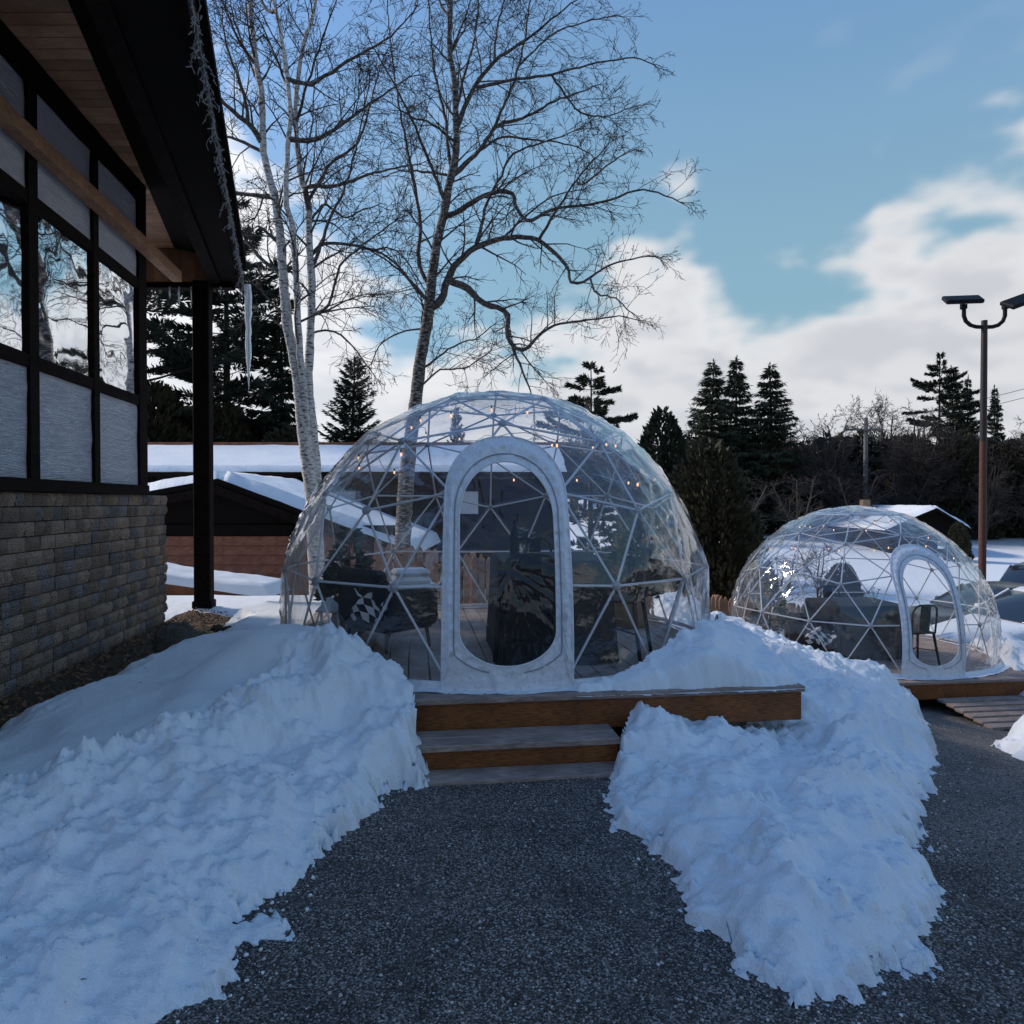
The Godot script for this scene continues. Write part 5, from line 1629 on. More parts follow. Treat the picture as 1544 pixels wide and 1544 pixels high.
func slab(x0: float, x1: float, y0: float, y1: float, d0: float, d1: float) -> MB:   # upright box between two distances, square to the world
	var mb := MB.new()
	mb.hexa([Vector3(x0, y0, -d0), Vector3(x1, y0, -d0), Vector3(x1, y0, -d1), Vector3(x0, y0, -d1), Vector3(x0, y1, -d0), Vector3(x1, y1, -d0), Vector3(x1, y1, -d1), Vector3(x0, y1, -d1)])
	return mb

func skew(a0: float, b0: float, a1: float, b1: float, y0: float, y1: float, d0: float, d1: float) -> MB:   # plan quad: x from a0 to b0 at d0, a1 to b1 at d1
	var mb := MB.new()
	mb.hexa([Vector3(a0, y0, -d0), Vector3(b0, y0, -d0), Vector3(b1, y0, -d1), Vector3(a1, y0, -d1), Vector3(a0, y1, -d0), Vector3(b0, y1, -d0), Vector3(b1, y1, -d1), Vector3(a1, y1, -d1)])
	return mb

func along(x0: float, x1: float, y0: float, y1: float, d0: float, d1: float) -> MB:   # box set along the hall's wall, x from its face
	return skew(wall_x(d0) + x0, wall_x(d0) + x1, wall_x(d1) + x0, wall_x(d1) + x1, y0, y1, d0, d1)

func block_mesh(l: float, h: float, seed_: int) -> ArrayMesh:   # split-faced block; face toward +x, runs along z
	var rng := RandomNumberGenerator.new(); rng.seed = seed_
	var mb := MB.new()
	var nu := 5; var nv := 4
	var g_ := []
	for j in nv:
		var row := []
		for i in nu:
			var u := i / (nu - 1.0); var v_ := j / (nv - 1.0)
			var rim := (i == 0 or i == nu - 1 or j == 0 or j == nv - 1)
			row.append(Vector3((-0.006 + rng.randf_range(-0.004, 0.0)) if rim else rng.randf_range(0.004, 0.022), (v_ - 0.5) * h, (0.5 - u) * l))
		g_.append(row)
	for j in nv - 1:
		for i in nu - 1:
			mb.quad(g_[j][i], g_[j][i + 1], g_[j + 1][i + 1], g_[j + 1][i])
	var bx := -0.12
	for i in nu - 1:
		mb.quad(g_[nv - 1][i], g_[nv - 1][i + 1], Vector3(bx, h * 0.5, g_[0][i + 1].z), Vector3(bx, h * 0.5, g_[0][i].z))
		mb.quad(g_[0][i + 1], g_[0][i], Vector3(bx, -h * 0.5, g_[0][i].z), Vector3(bx, -h * 0.5, g_[0][i + 1].z))
	for e in [0, nu - 1]:
		for j in nv - 1:
			var q := [g_[j][e], g_[j + 1][e], Vector3(bx, g_[j + 1][e].y, g_[j][e].z), Vector3(bx, g_[j][e].y, g_[j][e].z)]
			if e == 0: mb.quad(q[0], q[1], q[2], q[3])
			else: mb.quad(q[3], q[2], q[1], q[0])
	return mb.done(M.block[0])

func build_hall() -> void:
	var t := thing("hall", "dark-timbered hall with stone base and plastic-sheeted windows at left", "building", Vector3.ZERO)
	# stone base
	var sw := put("stone_wall", along(-0.40, -0.07, -0.35, 1.585, 2.0, 8.62).done(M.mortar), t)
	var rng := RandomNumberGenerator.new(); rng.seed = 21
	var hs := 0.1155
	var lens := [0.105, 0.13, 0.155, 0.185, 0.235]
	var bm := []
	for i in lens.size():
		var va := []
		for k in 3: va.append(block_mesh(lens[i] - 0.009, hs - 0.008, 900 + i * 7 + k))
		bm.append(va)
	var turn := Basis(Vector3.UP, 0.129)
	for c in 15:
		var y := 1.6 - hs * (c + 0.5)
		var L := 3.55 + rng.randf() * 0.25
		while L < 8.70:
			var k := rng.randi() % lens.size()
			var room := 8.74 - L
			if room < 0.105: break
			while lens[k] > room: k -= 1
			var d: float = (L + lens[k] * 0.5) / 1.00838
			var x := wall_x(d) + rng.randf_range(-0.005, 0.006)
			var blue := rng.randf() < 0.30
			var m: Material = M.block[(3 + rng.randi() % 2) if blue else rng.randi() % 3]
			put("block", bm[k][rng.randi() % 3], sw, Transform3D(turn, Vector3(x - 0.02, y, -d)), m)
			L += lens[k]
	# timber frame
	for e in [[1.602, 1.70, 0.03, "sill_rail"], [2.55, 2.65, 0.0095, "lower_rail"], [3.79, 3.89, 0.0095, "transom"], [4.72, 4.95, 0.0095, "header"]]:
		put(e[3], along(-0.16, e[2], e[0], e[1], 2.0, 7.95).done(M.trim), t)
	var cs := [2.42, 3.49, 4.56, 5.63, 6.71, 7.79]
	for c in cs:
		put("mullion", along(-0.15, 0.014, 1.701, 4.949, c - (0.055 if c > 6.0 else 0.08), c + (0.055 if c < 7.0 else 0.158)).done(M.trim), t)
	put("inner_wall", along(-0.32, -0.18, 1.59, 4.94, 2.0, 7.94).done(M.black_wood), t)
	put("end_wall", skew(wall_x(7.952) - 5.0, wall_x(7.952) - 0.03, wall_x(8.05) - 5.0, wall_x(8.05) - 0.03, 1.605, 4.94, 7.952, 8.05).done(M.trim), t)
	for i in cs.size() - 1:
		var a: float = cs[i] + 0.056; var b: float = cs[i + 1] - (0.056 if cs[i + 1] > 6.0 else 0.081)
		for r in [[1.702, 2.548, "plastic_sheet"], [2.652, 3.788, "window_pane"], [3.892, 4.718, "plastic_sheet"]]:
			var mb := MB.new()
			var nx := 14; var ny := 12
			var f := noisy(700 + i, 1.4, 3)
			var pts := PackedVector3Array()
			for j in ny:
				for k in nx:
					var d := lerpf(a, b, k / (nx - 1.0)); var y := lerpf(r[0], r[1], j / (ny - 1.0))
					var amp := 0.004 if r[2] == "window_pane" else 0.012
					pts.append(Vector3(wall_x(d) - 0.016 + amp * f.get_noise_2d(d * 1.0, y * 2.2), y, -d))
			mb.grid(pts, nx, ny)
			outward(mb, Vector3(-30, 2.5, -6))
			put(r[2], mb.done(M.clear_sheet if r[2] == "window_pane" else M.cloudy_sheet), t)
	# rail of bare timber before the upper sheets
	put("timber_rail", along(0.03, 0.14, 4.16, 4.28, 2.0, 8.75).done(M.timber), t)
	# soffit boards from wall to beam
	var so := Node3D.new(); so.name = "soffit"; t.add_child(so)
	var d := 2.4
	var mats := [M.soffit, M.soffit.duplicate(), M.soffit.duplicate()]
	mats[1].albedo_color = Color(0.9, 0.88, 0.86); mats[2].albedo_color = Color(0.8, 0.8, 0.8)
	while d < 9.86:
		var d1 := minf(d + 0.137, 9.87)
		var left := 0.0 if d < 7.95 else -1.6
		put("soffit_board", skew(wall_x(d) + left, beam_x(d) + 0.02, wall_x(d1) + left, beam_x(d1) + 0.02, 4.951, 4.972, d, d1 - 0.008).done(mats[rng.randi() % 3]), so)
		d += 0.137
	put("soffit_backing", skew(wall_x(2.0) - 1.6, eave_x(2.0) - 0.1, wall_x(9.95) - 1.6, eave_x(9.95) - 0.1, 4.985, 5.03, 2.0, 9.95).done(M.black_wood), t)
	put("beam", skew(beam_x(1.5), beam_x(1.5) + 0.14, beam_x(9.9), beam_x(9.9) + 0.14, 4.47, 4.948, 1.5, 9.9).done(M.trim), t)
	put("eave_lining", skew(beam_x(1.5) + 0.142, eave_x(1.5) - 0.04, beam_x(10.1) + 0.142, eave_x(10.2) - 0.04, 4.50, 4.53, 1.5, 10.15).done(M.black_wood), t)
	put("eave_board", skew(eave_x(1.5) - 0.038, eave_x(1.5), eave_x(10.2) - 0.038, eave_x(10.2), 4.46, 4.74, 1.5, 10.2).done(M.trim), t)
	# roof
	var rf := MB.new()
	rf.hexa([Vector3(wall_x(1.5) - 4.0, 5.7, -1.5), Vector3(eave_x(1.5) + 0.06, 4.75, -1.5), Vector3(eave_x(10.25) + 0.06, 4.75, -10.25), Vector3(wall_x(10.25) - 4.0, 5.7, -10.25), Vector3(wall_x(1.5) - 4.0, 5.85, -1.5), Vector3(eave_x(1.5) + 0.06, 4.83, -1.5), Vector3(eave_x(10.25) + 0.06, 4.83, -10.25), Vector3(wall_x(10.25) - 4.0, 5.85, -10.25)])
	put("roof", rf.done(M.black_wood), t)
	# boarded end above the porch beam
	var eb := Node3D.new(); eb.name = "porch_end"; t.add_child(eb)
	var x := beam_x(9.9) - 0.005
	while x > -6.4:
		put("end_board", slab(x - 0.187, x - 0.004, 4.50, 4.949, 9.875, 9.90).done(mats[rng.randi() % 2]), eb)
		x -= 0.187
	put("porch_beam", slab(-6.4, beam_x(9.9) + 0.30, 4.42, 4.495, 9.86, 10.0).done(M.trim), t)
	put("end_lining", skew(-6.4, eave_x(9.93) - 0.05, -6.4, eave_x(10.0) - 0.05, 4.535, 5.6, 9.93, 10.0).done(M.black_wood), t)
	# post
	var ps := MB.new()
	ps.rbox(Vector3(-4.145, 2.1, -9.76), Vector3(0.21, 4.72, 0.21), 0.012, Basis(Vector3.UP, 0.129))
	put("post", ps.done(M.trim), t)
	ps = MB.new()
	ps.rbox(Vector3(-4.145, 0.02, -9.76), Vector3(0.25, 0.36, 0.25), 0.012, Basis(Vector3.UP, 0.129))
	put("post_foot", ps.done(M.trim), t)
	# strings of icicle lights along the eave
	var s := thing("icicle_lights", "white icicle light strings along the hall's dark eave", "string lights")
	var path := PackedVector3Array(); var rr := PackedFloat32Array()
	for i in 150:
		var dd := 3.4 + 6.75 * i / 149.0
		path.append(Vector3(eave_x(dd) + 0.02, 4.50 + 0.02 * sin(i * 1.7), -dd)); rr.append(0.004)
	var cm := MB.new(); cm.tube(path, rr, 4)
	put("cord", cm.done(M.light_cord), s)
	var bulb := MB.new(); bulb.lathe([[0.0, -0.014], [0.006, -0.008], [0.006, 0.006], [0.0, 0.012]], 5)
	bulb.smooth()
	for i in 96:
		var dd := 3.45 + 6.65 * i / 95.0 + rng.randf_range(-0.02, 0.02)
		var p := Vector3(eave_x(dd) + 0.02, 4.50, -dd)
		var q := PackedVector3Array(); var qr := PackedFloat32Array()
		var mb := MB.new()
		var n := 2 + rng.randi() % 5
		for k in n:
			q.append(p); qr.append(0.0028)
			if rng.randf() < 0.7: mb.rod(p + Vector3(rng.randf_range(-0.02, 0.02), 0, rng.randf_range(-0.02, 0.02)), p + Vector3(rng.randf_range(-0.03, 0.03), -0.022, rng.randf_range(-0.03, 0.03)), 0.0055, 4, 0.003)
			p += Vector3(rng.randf_range(-0.03, 0.03), -0.040, rng.randf_range(-0.035, 0.035))
		mb.tube(q, qr, 3, false)
		put("light_strand", mb.done(M.light_cord), s)
	# icicles
	icicle("long thick icicle hanging from the far corner of the hall's eave", Vector3(-3.69, 4.56, -10.2), 1.48, 0.048, 31)
	var xs := [[258.0, 0.17], [272.0, 0.30], [291.0, 0.25], [318.0, 0.27], [334.0, 0.12]]
	var where := ["leftmost thin icicle under the porch beam", "second thin icicle from the left under the porch beam", "thin icicle just left of the roof post", "thin icicle just right of the roof post", "shortest icicle right of the roof post"]
	for i in 5:
		icicle(where[i], Vector3((xs[i][0] - 772.0) / 1095.0 * 9.84, 4.425, -9.84), xs[i][1], 0.012, 40 + i)

func icicle(label: String, at: Vector3, l: float, r: float, seed_: int) -> void:
	var rng := RandomNumberGenerator.new(); rng.seed = seed_
	var p := PackedVector3Array(); var rr := PackedFloat32Array()
	var n := 22
	for i in n + 1:
		var t := float(i) / n
		p.append(Vector3(rng.randf_range(-1, 1) * r * 0.12, -l * t, rng.randf_range(-1, 1) * r * 0.12))
		rr.append(maxf(0.0015, r * (1.0 - 0.35 * t) * minf(1.0, (1.0 - t) * 3.2) * rng.randf_range(0.86, 1.14)))
	var mb := MB.new()
	mb.tube(p, rr, 10)
	var o := solo("icicle", mb.done(M.ice), label, "icicle", "icicles on the hall")
	o.position = at

# ---------------------------------------------------------------- sheds and far buildings
func gable(called: String, label: String, xl: float, yl: float, xp: float, yp: float, xr: float, yr: float, d0: float, d1: float, y0: float, wall: Material, snow: float, over := 0.35) -> Node3D:
	var t := thing(called, label, "building", Vector3.ZERO, 0.0, "outbuildings")
	var mb := MB.new()   # walls
	var f := [Vector3(xl, y0, -d0), Vector3(xr, y0, -d0), Vector3(xr, yr, -d0), Vector3(xp, yp, -d0), Vector3(xl, yl, -d0)]
	var b := []
	for q in f: b.append(Vector3(q.x, q.y, -d1))
	mb.tri(f[0], f[1], f[2]); mb.tri(f[0], f[2], f[3]); mb.tri(f[0], f[3], f[4])
	mb.tri(b[2], b[1], b[0]); mb.tri(b[3], b[2], b[0]); mb.tri(b[4], b[3], b[0])
	mb.quad(f[1], b[1], b[2], f[2]); mb.quad(b[0], f[0], f[4], b[4])
	put("wall", mb.done(wall), t)
	var sides := [[xl, yl], [xr, yr]]
	for k in 2:
		var e: Array = sides[k]
		var k2: float = over / absf(e[0] - xp)
		var ex: float = e[0] + (e[0] - xp) * k2; var ey: float = e[1] + (e[1] - yp) * k2
		var r := MB.new()
		var sn := MB.new()
		for q in [[r, 0.0, 0.13, over * 0.8], [sn, 0.132, 0.132 + snow, over * 0.8 - 0.04]]:
			var lo: float = q[1]; var hi: float = q[2]; var o: float = q[3]
			var A := [Vector3(xp, yp + lo, -d0 + o), Vector3(ex, ey + lo, -d0 + o), Vector3(ex, ey + lo, -d1 - o), Vector3(xp, yp + lo, -d1 - o)]
			var B := []
			for p in A: B.append(p + Vector3(0, hi - lo, 0))
			if k == 0: q[0].hexa([A[1], A[0], A[3], A[2], B[1], B[0], B[3], B[2]])
			else: q[0].hexa(A + B)
		var rn := put("roof", r.done(M.black_wood), t)
		if snow > 0.0: put("roof_snow", snow_slab(sn, snow).done(M.snow_far), rn)
	return t

func snow_slab(src: MB, thick: float) -> MB:   # a rounded, uneven snow sheet over a sloped slab given as a hexa
	var A := [src.v[4], src.v[5], src.v[6], src.v[7]]   # top face corners
	var mb := MB.new()
	var nx := 40; var nz := 24
	var pts := PackedVector3Array()
	var f := noisy(811, 0.9, 3)
	for j in nz:
		for i in nx:
			var u := i / (nx - 1.0); var v_ := j / (nz - 1.0)
			var p: Vector3 = A[0].lerp(A[1], u).lerp(A[3].lerp(A[2], u), v_)
			var e := minf(minf(u, 1.0 - u) * (A[1] - A[0]).length(), minf(v_, 1.0 - v_) * (A[3] - A[0]).length())
			var k := clampf(e / 0.22, 0.0, 1.0)
			p.y += -thick * (1.0 - sqrt(k * (2.0 - k))) + 0.05 * f.get_noise_2d(p.x, p.z) * k
			p.x += 0.05 * f.get_noise_2d(p.z * 2.0, p.x) * (1.0 - k)
			p.z += 0.05 * f.get_noise_2d(p.x * 2.0, p.z + 9.0) * (1.0 - k)
			pts.append(p)
	mb.grid(pts, nx, nz)
	fix_up(mb); mb.smooth()
	return mb

func build_sheds() -> void:
	var t := gable("shed", "low brown-boarded shed with dark gable and snowy roof behind the post", -11.2, 1.12, -6.78, 1.93, -2.5, 0.32, 17.0, 22.0, -1.2, M.black_wood, 0.24)
	for k in 8:
		var y := -1.05 + 0.222 * k
		var mb := MB.new()
		mb.hexa([Vector3(-11.2, y, -16.93), Vector3(-2.52, y, -16.93), Vector3(-2.52, y, -16.995), Vector3(-11.2, y, -16.995), Vector3(-11.2, y + 0.215, -16.965), Vector3(-2.52, y + 0.215, -16.965), Vector3(-2.52, y + 0.215, -16.995), Vector3(-11.2, y + 0.215, -16.995)])
		put("siding_board", mb.done(M.siding), t)
	var sc := MB.new()
	var x := -11.2
	while x < -2.6:
		for i in 6:
			var a := PI + PI * i / 6.0; var b := PI + PI * (i + 1) / 6.0
			sc.tri(Vector3(x + 0.1, 0.80, -16.915), Vector3(x + 0.1 + 0.1 * cos(a), 0.80 + 0.075 * sin(a), -16.915), Vector3(x + 0.1 + 0.1 * cos(b), 0.80 + 0.075 * sin(b), -16.915))
		x += 0.2
	sc.box(Vector3(-6.86, 0.89, -16.94), Vector3(8.66, 0.18, 0.05))
	put("scalloped_trim", sc.done(M.black_wood), t)
	for k in 2:   # barge boards
		var e: Array = [[-11.2, 1.12], [-2.5, 0.32]][k]
		var mb := MB.new()
		var a := Vector3(-6.78, 1.90, -16.68); var b := Vector3(e[0] + (e[0] + 6.78) * 0.08, e[1] + (e[1] - 1.93) * 0.08 - 0.03, -16.68)
		var dn := Vector3(0, -0.2, 0); var bk := Vector3(0, 0, -0.03)
		if k == 0: mb.hexa([b + dn, a + dn, a + dn + bk, b + dn + bk, b, a, a + bk, b + bk])
		else: mb.hexa([a + dn, b + dn, b + dn + bk, a + dn + bk, a, b, b + bk, a + bk])
		put("barge_board", mb.done(M.trim), t)
	# long building behind, its roof toward us
	t = thing("long_building", "long low building with a broad snowy roof behind the shed", "building", Vector3.ZERO, 0.0, "outbuildings")
	put("wall", slab(-14.0, 1.4, -1.2, 2.25, 22.6, 27.0).done(M.trim), t)
	var r := MB.new()
	r.hexa([Vector3(-14.4, 2.28, -22.0), Vector3(1.8, 2.28, -22.0), Vector3(1.8, 3.32, -25.2), Vector3(-14.4, 3.32, -25.2), Vector3(-14.4, 2.42, -22.0), Vector3(1.8, 2.42, -22.0), Vector3(1.8, 3.46, -25.2), Vector3(-14.4, 3.46, -25.2)])
	var rn := put("roof", r.done(M.trim), t)
	var sn := MB.new()
	sn.hexa([Vector3(-14.2, 2.43, -22.05), Vector3(1.7, 2.43, -22.05), Vector3(1.7, 3.38, -24.95), Vector3(-14.2, 3.38, -24.95), Vector3(-14.2, 2.6, -22.05), Vector3(1.7, 2.6, -22.05), Vector3(1.7, 3.52, -24.95), Vector3(-14.2, 3.52, -24.95)])
	put("roof_snow", snow_slab(sn, 0.17).done(M.snow_far), rn)
	put("ridge_board", slab(-14.4, 1.8, 3.462, 3.58, 25.0, 25.2).done(M.siding), t)
	var wd := MB.new()
	for q in [-7.5, -5.3, -1.5]: wd.box(Vector3(q, 1.5, -22.58), Vector3(0.9, 0.7, 0.05))
	for q in [-7.5, -5.3, -1.5]:
		var pm := MB.new(); pm.rbox(Vector3(q, 1.5, -22.575), Vector3(0.9, 0.7, 0.05), 0.01)
		put("window", pm.done(M.white_paint), t)
	# snow-laden ramp between post and shed
	t = thing("snowy_ramp", "low timber ramp under smooth snow behind the roof post", "ramp", Vector3.ZERO)
	var rm := MB.new()
	rm.hexa([Vector3(-7.3, -0.5, -12.6), Vector3(-4.25, -0.5, -12.6), Vector3(-4.25, -0.5, -13.7), Vector3(-7.3, -0.5, -13.7), Vector3(-7.3, 0.26, -12.6), Vector3(-4.25, -0.12, -12.6), Vector3(-4.25, -0.12, -13.7), Vector3(-7.3, 0.26, -13.7)])
	put("ramp_box", rm.done(M.fascia), t)
	sn = MB.new()
	sn.hexa([Vector3(-7.35, 0.27, -12.52), Vector3(-4.2, -0.11, -12.52), Vector3(-4.2, -0.11, -13.8), Vector3(-7.35, 0.27, -13.8), Vector3(-7.35, 0.5, -12.52), Vector3(-4.2, 0.06, -12.52), Vector3(-4.2, 0.06, -13.8), Vector3(-7.35, 0.5, -13.8)])
	put("snow_cap", snow_slab(sn, 0.2).done(M.snow), t)
	# small house far right
	t = gable("small_house", "small dark house with a snowy roof behind the far dome", 18.7, 0.15, 20.9, 1.1, 22.4, 0.20, 36.0, 42.0, -1.6, M.black_wood, 0.2)
	var ch := MB.new(); ch.rbox(Vector3(19.2, 1.15, -39.5), Vector3(0.4, 1.0, 0.4), 0.02)
	put("chimney", ch.done(M.burlap), t)
	var hw := MB.new(); hw.rbox(Vector3(21.5, -0.55, -35.99), Vector3(0.8, 0.5, 0.05), 0.01)
	put("window", hw.done(M.clear_sheet), t)

func build_fence() -> void:
	var t := thing("picket_fence", "weathered brown picket fence running behind both domes", "fence", Vector3.ZERO)
	var pl := [Vector2(-1.9, 10.2), Vector2(2.1, 11.0), Vector2(3.5, 12.3), Vector2(8.2, 14.4)]
	var pk := MB.new()
	var w := 0.046; var h := 1.0
	var a := [Vector3(-w, 0, 0.01), Vector3(w, 0, 0.01), Vector3(w, h - 0.07, 0.01), Vector3(0, h, 0.01), Vector3(-w, h - 0.07, 0.01)]
	pk.tri(a[0], a[1], a[2]); pk.tri(a[0], a[2], a[3]); pk.tri(a[0], a[3], a[4])
	var b := []
	for q in a: b.append(q - Vector3(0, 0, 0.02))
	pk.tri(b[2], b[1], b[0]); pk.tri(b[3], b[2], b[0]); pk.tri(b[4], b[3], b[0])
	for i in 5: pk.quad(a[(i + 1) % 5], a[i], b[i], b[(i + 1) % 5])
	var pm := pk.done(M.fence)
	var rng := RandomNumberGenerator.new(); rng.seed = 4
	for s in pl.size() - 1:
		var p: Vector2 = pl[s]; var q: Vector2 = pl[s + 1]
		var L := p.distance_to(q)
		var n := int(L / 0.108)
		var ang := atan2(-( -q.y + p.y), q.x - p.x)
		for i in n:
			var c := p.lerp(q, (i + 0.5) / n)
			put("picket", pm, t, Transform3D(Basis(Vector3.UP, atan2(q.y - p.y, q.x - p.x)) * Basis(Vector3.BACK, rng.randf_range(-0.015, 0.015)), Vector3(c.x, ground(c.x, -c.y) + rng.randf_range(-0.02, 0.015), -c.y)))
		var m := int(ceil(L / 2.0))
		for i in m + 1:
			var c := p.lerp(q, float(i) / m)
			var pb := MB.new(); pb.rbox(Vector3(c.x, ground(c.x, -c.y) + 0.45, -c.y - 0.10), Vector3(0.09, 1.1, 0.09), 0.006)
			if i < m or s == pl.size() - 2: put("fence_post", pb.done(M.fence), t)
			if i < m:
				var e := p.lerp(q, float(i + 1) / m)
				for y in [0.25, 0.75]:
					var rb := MB.new()
					var c3 := Vector3(c.x, ground(c.x, -c.y) + y, -c.y - 0.035); var e3 := Vector3(e.x, ground(e.x, -e.y) + y, -e.y - 0.035)
					rb.rod(c3, e3, 0.032, 4)
					put("rail", rb.done(M.fence), t)

func build_poles() -> void:
	# lamp pole with two flood lamps
	var gx := 14.26; var gz := -22.0
	var gy := ground(gx, gz)
	var t := thing("lamp_pole", "tall rusty pole with two dark flood lamps on a yoke", "lamp post", Vector3(gx, gy, gz))
	var top := 6.88 - gy
	var mb := MB.new()
	mb.rod(Vector3(0, -0.2, 0), Vector3(0, top * 0.6, 0), 0.11, 12, 0.098)
	put("pole", mb.done(M.rust_pole), t)
	mb = MB.new()
	mb.rod(Vector3(0, top * 0.6, 0), Vector3(0, top + 0.12, 0), 0.097, 12, 0.085)
	put("pole_top", mb.done(M.brown), t)
	for s in [-1, 1]:
		mb = MB.new()
		var p := [Vector3(0, top - 0.08, 0), Vector3(s * 0.25, top - 0.07, 0), Vector3(s * 0.42, top - 0.02, 0), Vector3(s * 0.56, top + 0.10, 0), Vector3(s * 0.62, top + 0.26, 0), Vector3(s * 0.62, top + 0.52, 0)]
		tube_path(mb, p, 0.06, 8)
		put("yoke_arm", mb.done(M.black), t)
		mb = MB.new(); mb.rbox(Vector3(s * 0.63, top + 0.56, 0), Vector3(0.16, 0.2, 0.16), 0.02); put("knuckle", mb.done(M.black), t)
		var hd := Node3D.new(); hd.name = "flood_lamp"; t.add_child(hd, true)
		hd.position = Vector3(s * (0.72 if s < 0 else 1.05), top + (0.72 if s < 0 else 0.70), 0.1)
		hd.rotation = Vector3(0.5, 0.25 * s, -0.03 if s < 0 else 0.4)
		mb = MB.new(); mb.rbox(Vector3.ZERO, Vector3(1.02, 0.13, 0.55), 0.03); put("housing", mb.done(M.black), hd)
		mb = MB.new(); mb.rbox(Vector3(0, -0.07, 0), Vector3(0.9, 0.014, 0.44), 0.004); put("lens", mb.done(M.clear_sheet), hd)
	# utility pole
	gx = 21.9; gz = -45.0; gy = ground(gx, gz)
	t = thing("utility_pole", "grey wooden utility pole with a crossarm behind the far dome", "utility pole", Vector3(gx, gy, gz))
	top = 6.74 - gy
	mb = MB.new(); mb.rod(Vector3(0, -0.2, 0), Vector3(0, top, 0), 0.17, 10, 0.12); put("pole", mb.done(M.grey_pole), t)
	mb = MB.new(); mb.rbox(Vector3(-0.2, top - 0.75, 0.13), Vector3(2.5, 0.12, 0.12), 0.01); put("crossarm", mb.done(M.grey_pole), t)
	for x in [-1.3, -0.6, 0.2, 0.9]:
		mb = MB.new(); mb.lathe([[0.0, 0.0], [0.03, 0.0], [0.05, 0.06], [0.03, 0.09], [0.045, 0.13], [0.0, 0.16]], 8, Vector3(x, top - 0.69, 0.13)); mb.smooth()
		put("insulator", mb.done(M.hub), t)
	for k in 5:
		var a: Vector3 = [Vector3(20.6, 6.1, -44.9), Vector3(22.8, 6.1, -44.9), Vector3(21.9, 3.1, -44.8), Vector3(6, 0.4, -44.0), Vector3(6, 1.4, -44.0)][k]
		var b: Vector3 = [Vector3(30, 8.4, -36.0), Vector3(31, 8.2, -37.0), Vector3(45, 3.3, -40.0), Vector3(44, 1.4, -38.0), Vector3(44, 2.3, -40.0)][k]
		var p := PackedVector3Array(); var rr := PackedFloat32Array()
		for i in 21:
			var s := i / 20.0
			p.append(a.lerp(b, s) - Vector3(0, 0.9 * s * (1.0 - s), 0)); rr.append(0.014)
		mb = MB.new(); mb.tube(p, rr, 4)
		solo("overhead_wire", mb.done(M.wire), ["upper overhead wire from the pole's left arm to the right edge", "upper overhead wire from the pole's right arm to the right edge", "middle overhead wire crossing before the dark evergreens", "lowest overhead wire crossing behind the far dome", "second lowest overhead wire crossing behind the far dome"][k], "wire", "overhead wires")

# ---------------------------------------------------------------- cars
func loft(rings: Array) -> MB:   # rings of equal length, joined and closed at both ends
	var mb := MB.new()
	var n: int = rings[0].size()
	var pts := PackedVector3Array()
	for r in rings:
		for p in r: pts.append(p)
	mb.grid(pts, n, rings.size(), PackedByteArray(), true)
	for e in [0, rings.size() - 1]:
		var c := Vector3.ZERO
		for p in rings[e]: c += p
		c /= n
		var k := mb.v.size()
		mb.v.append(c)
		for i in n:
			mb.ix.append_array(PackedInt32Array([k, e * n + i, e * n + (i + 1) % n]))
	var mid := Vector3.ZERO
	for p in mb.v: mid += p
	outward(mb, mid / mb.v.size())
	return mb

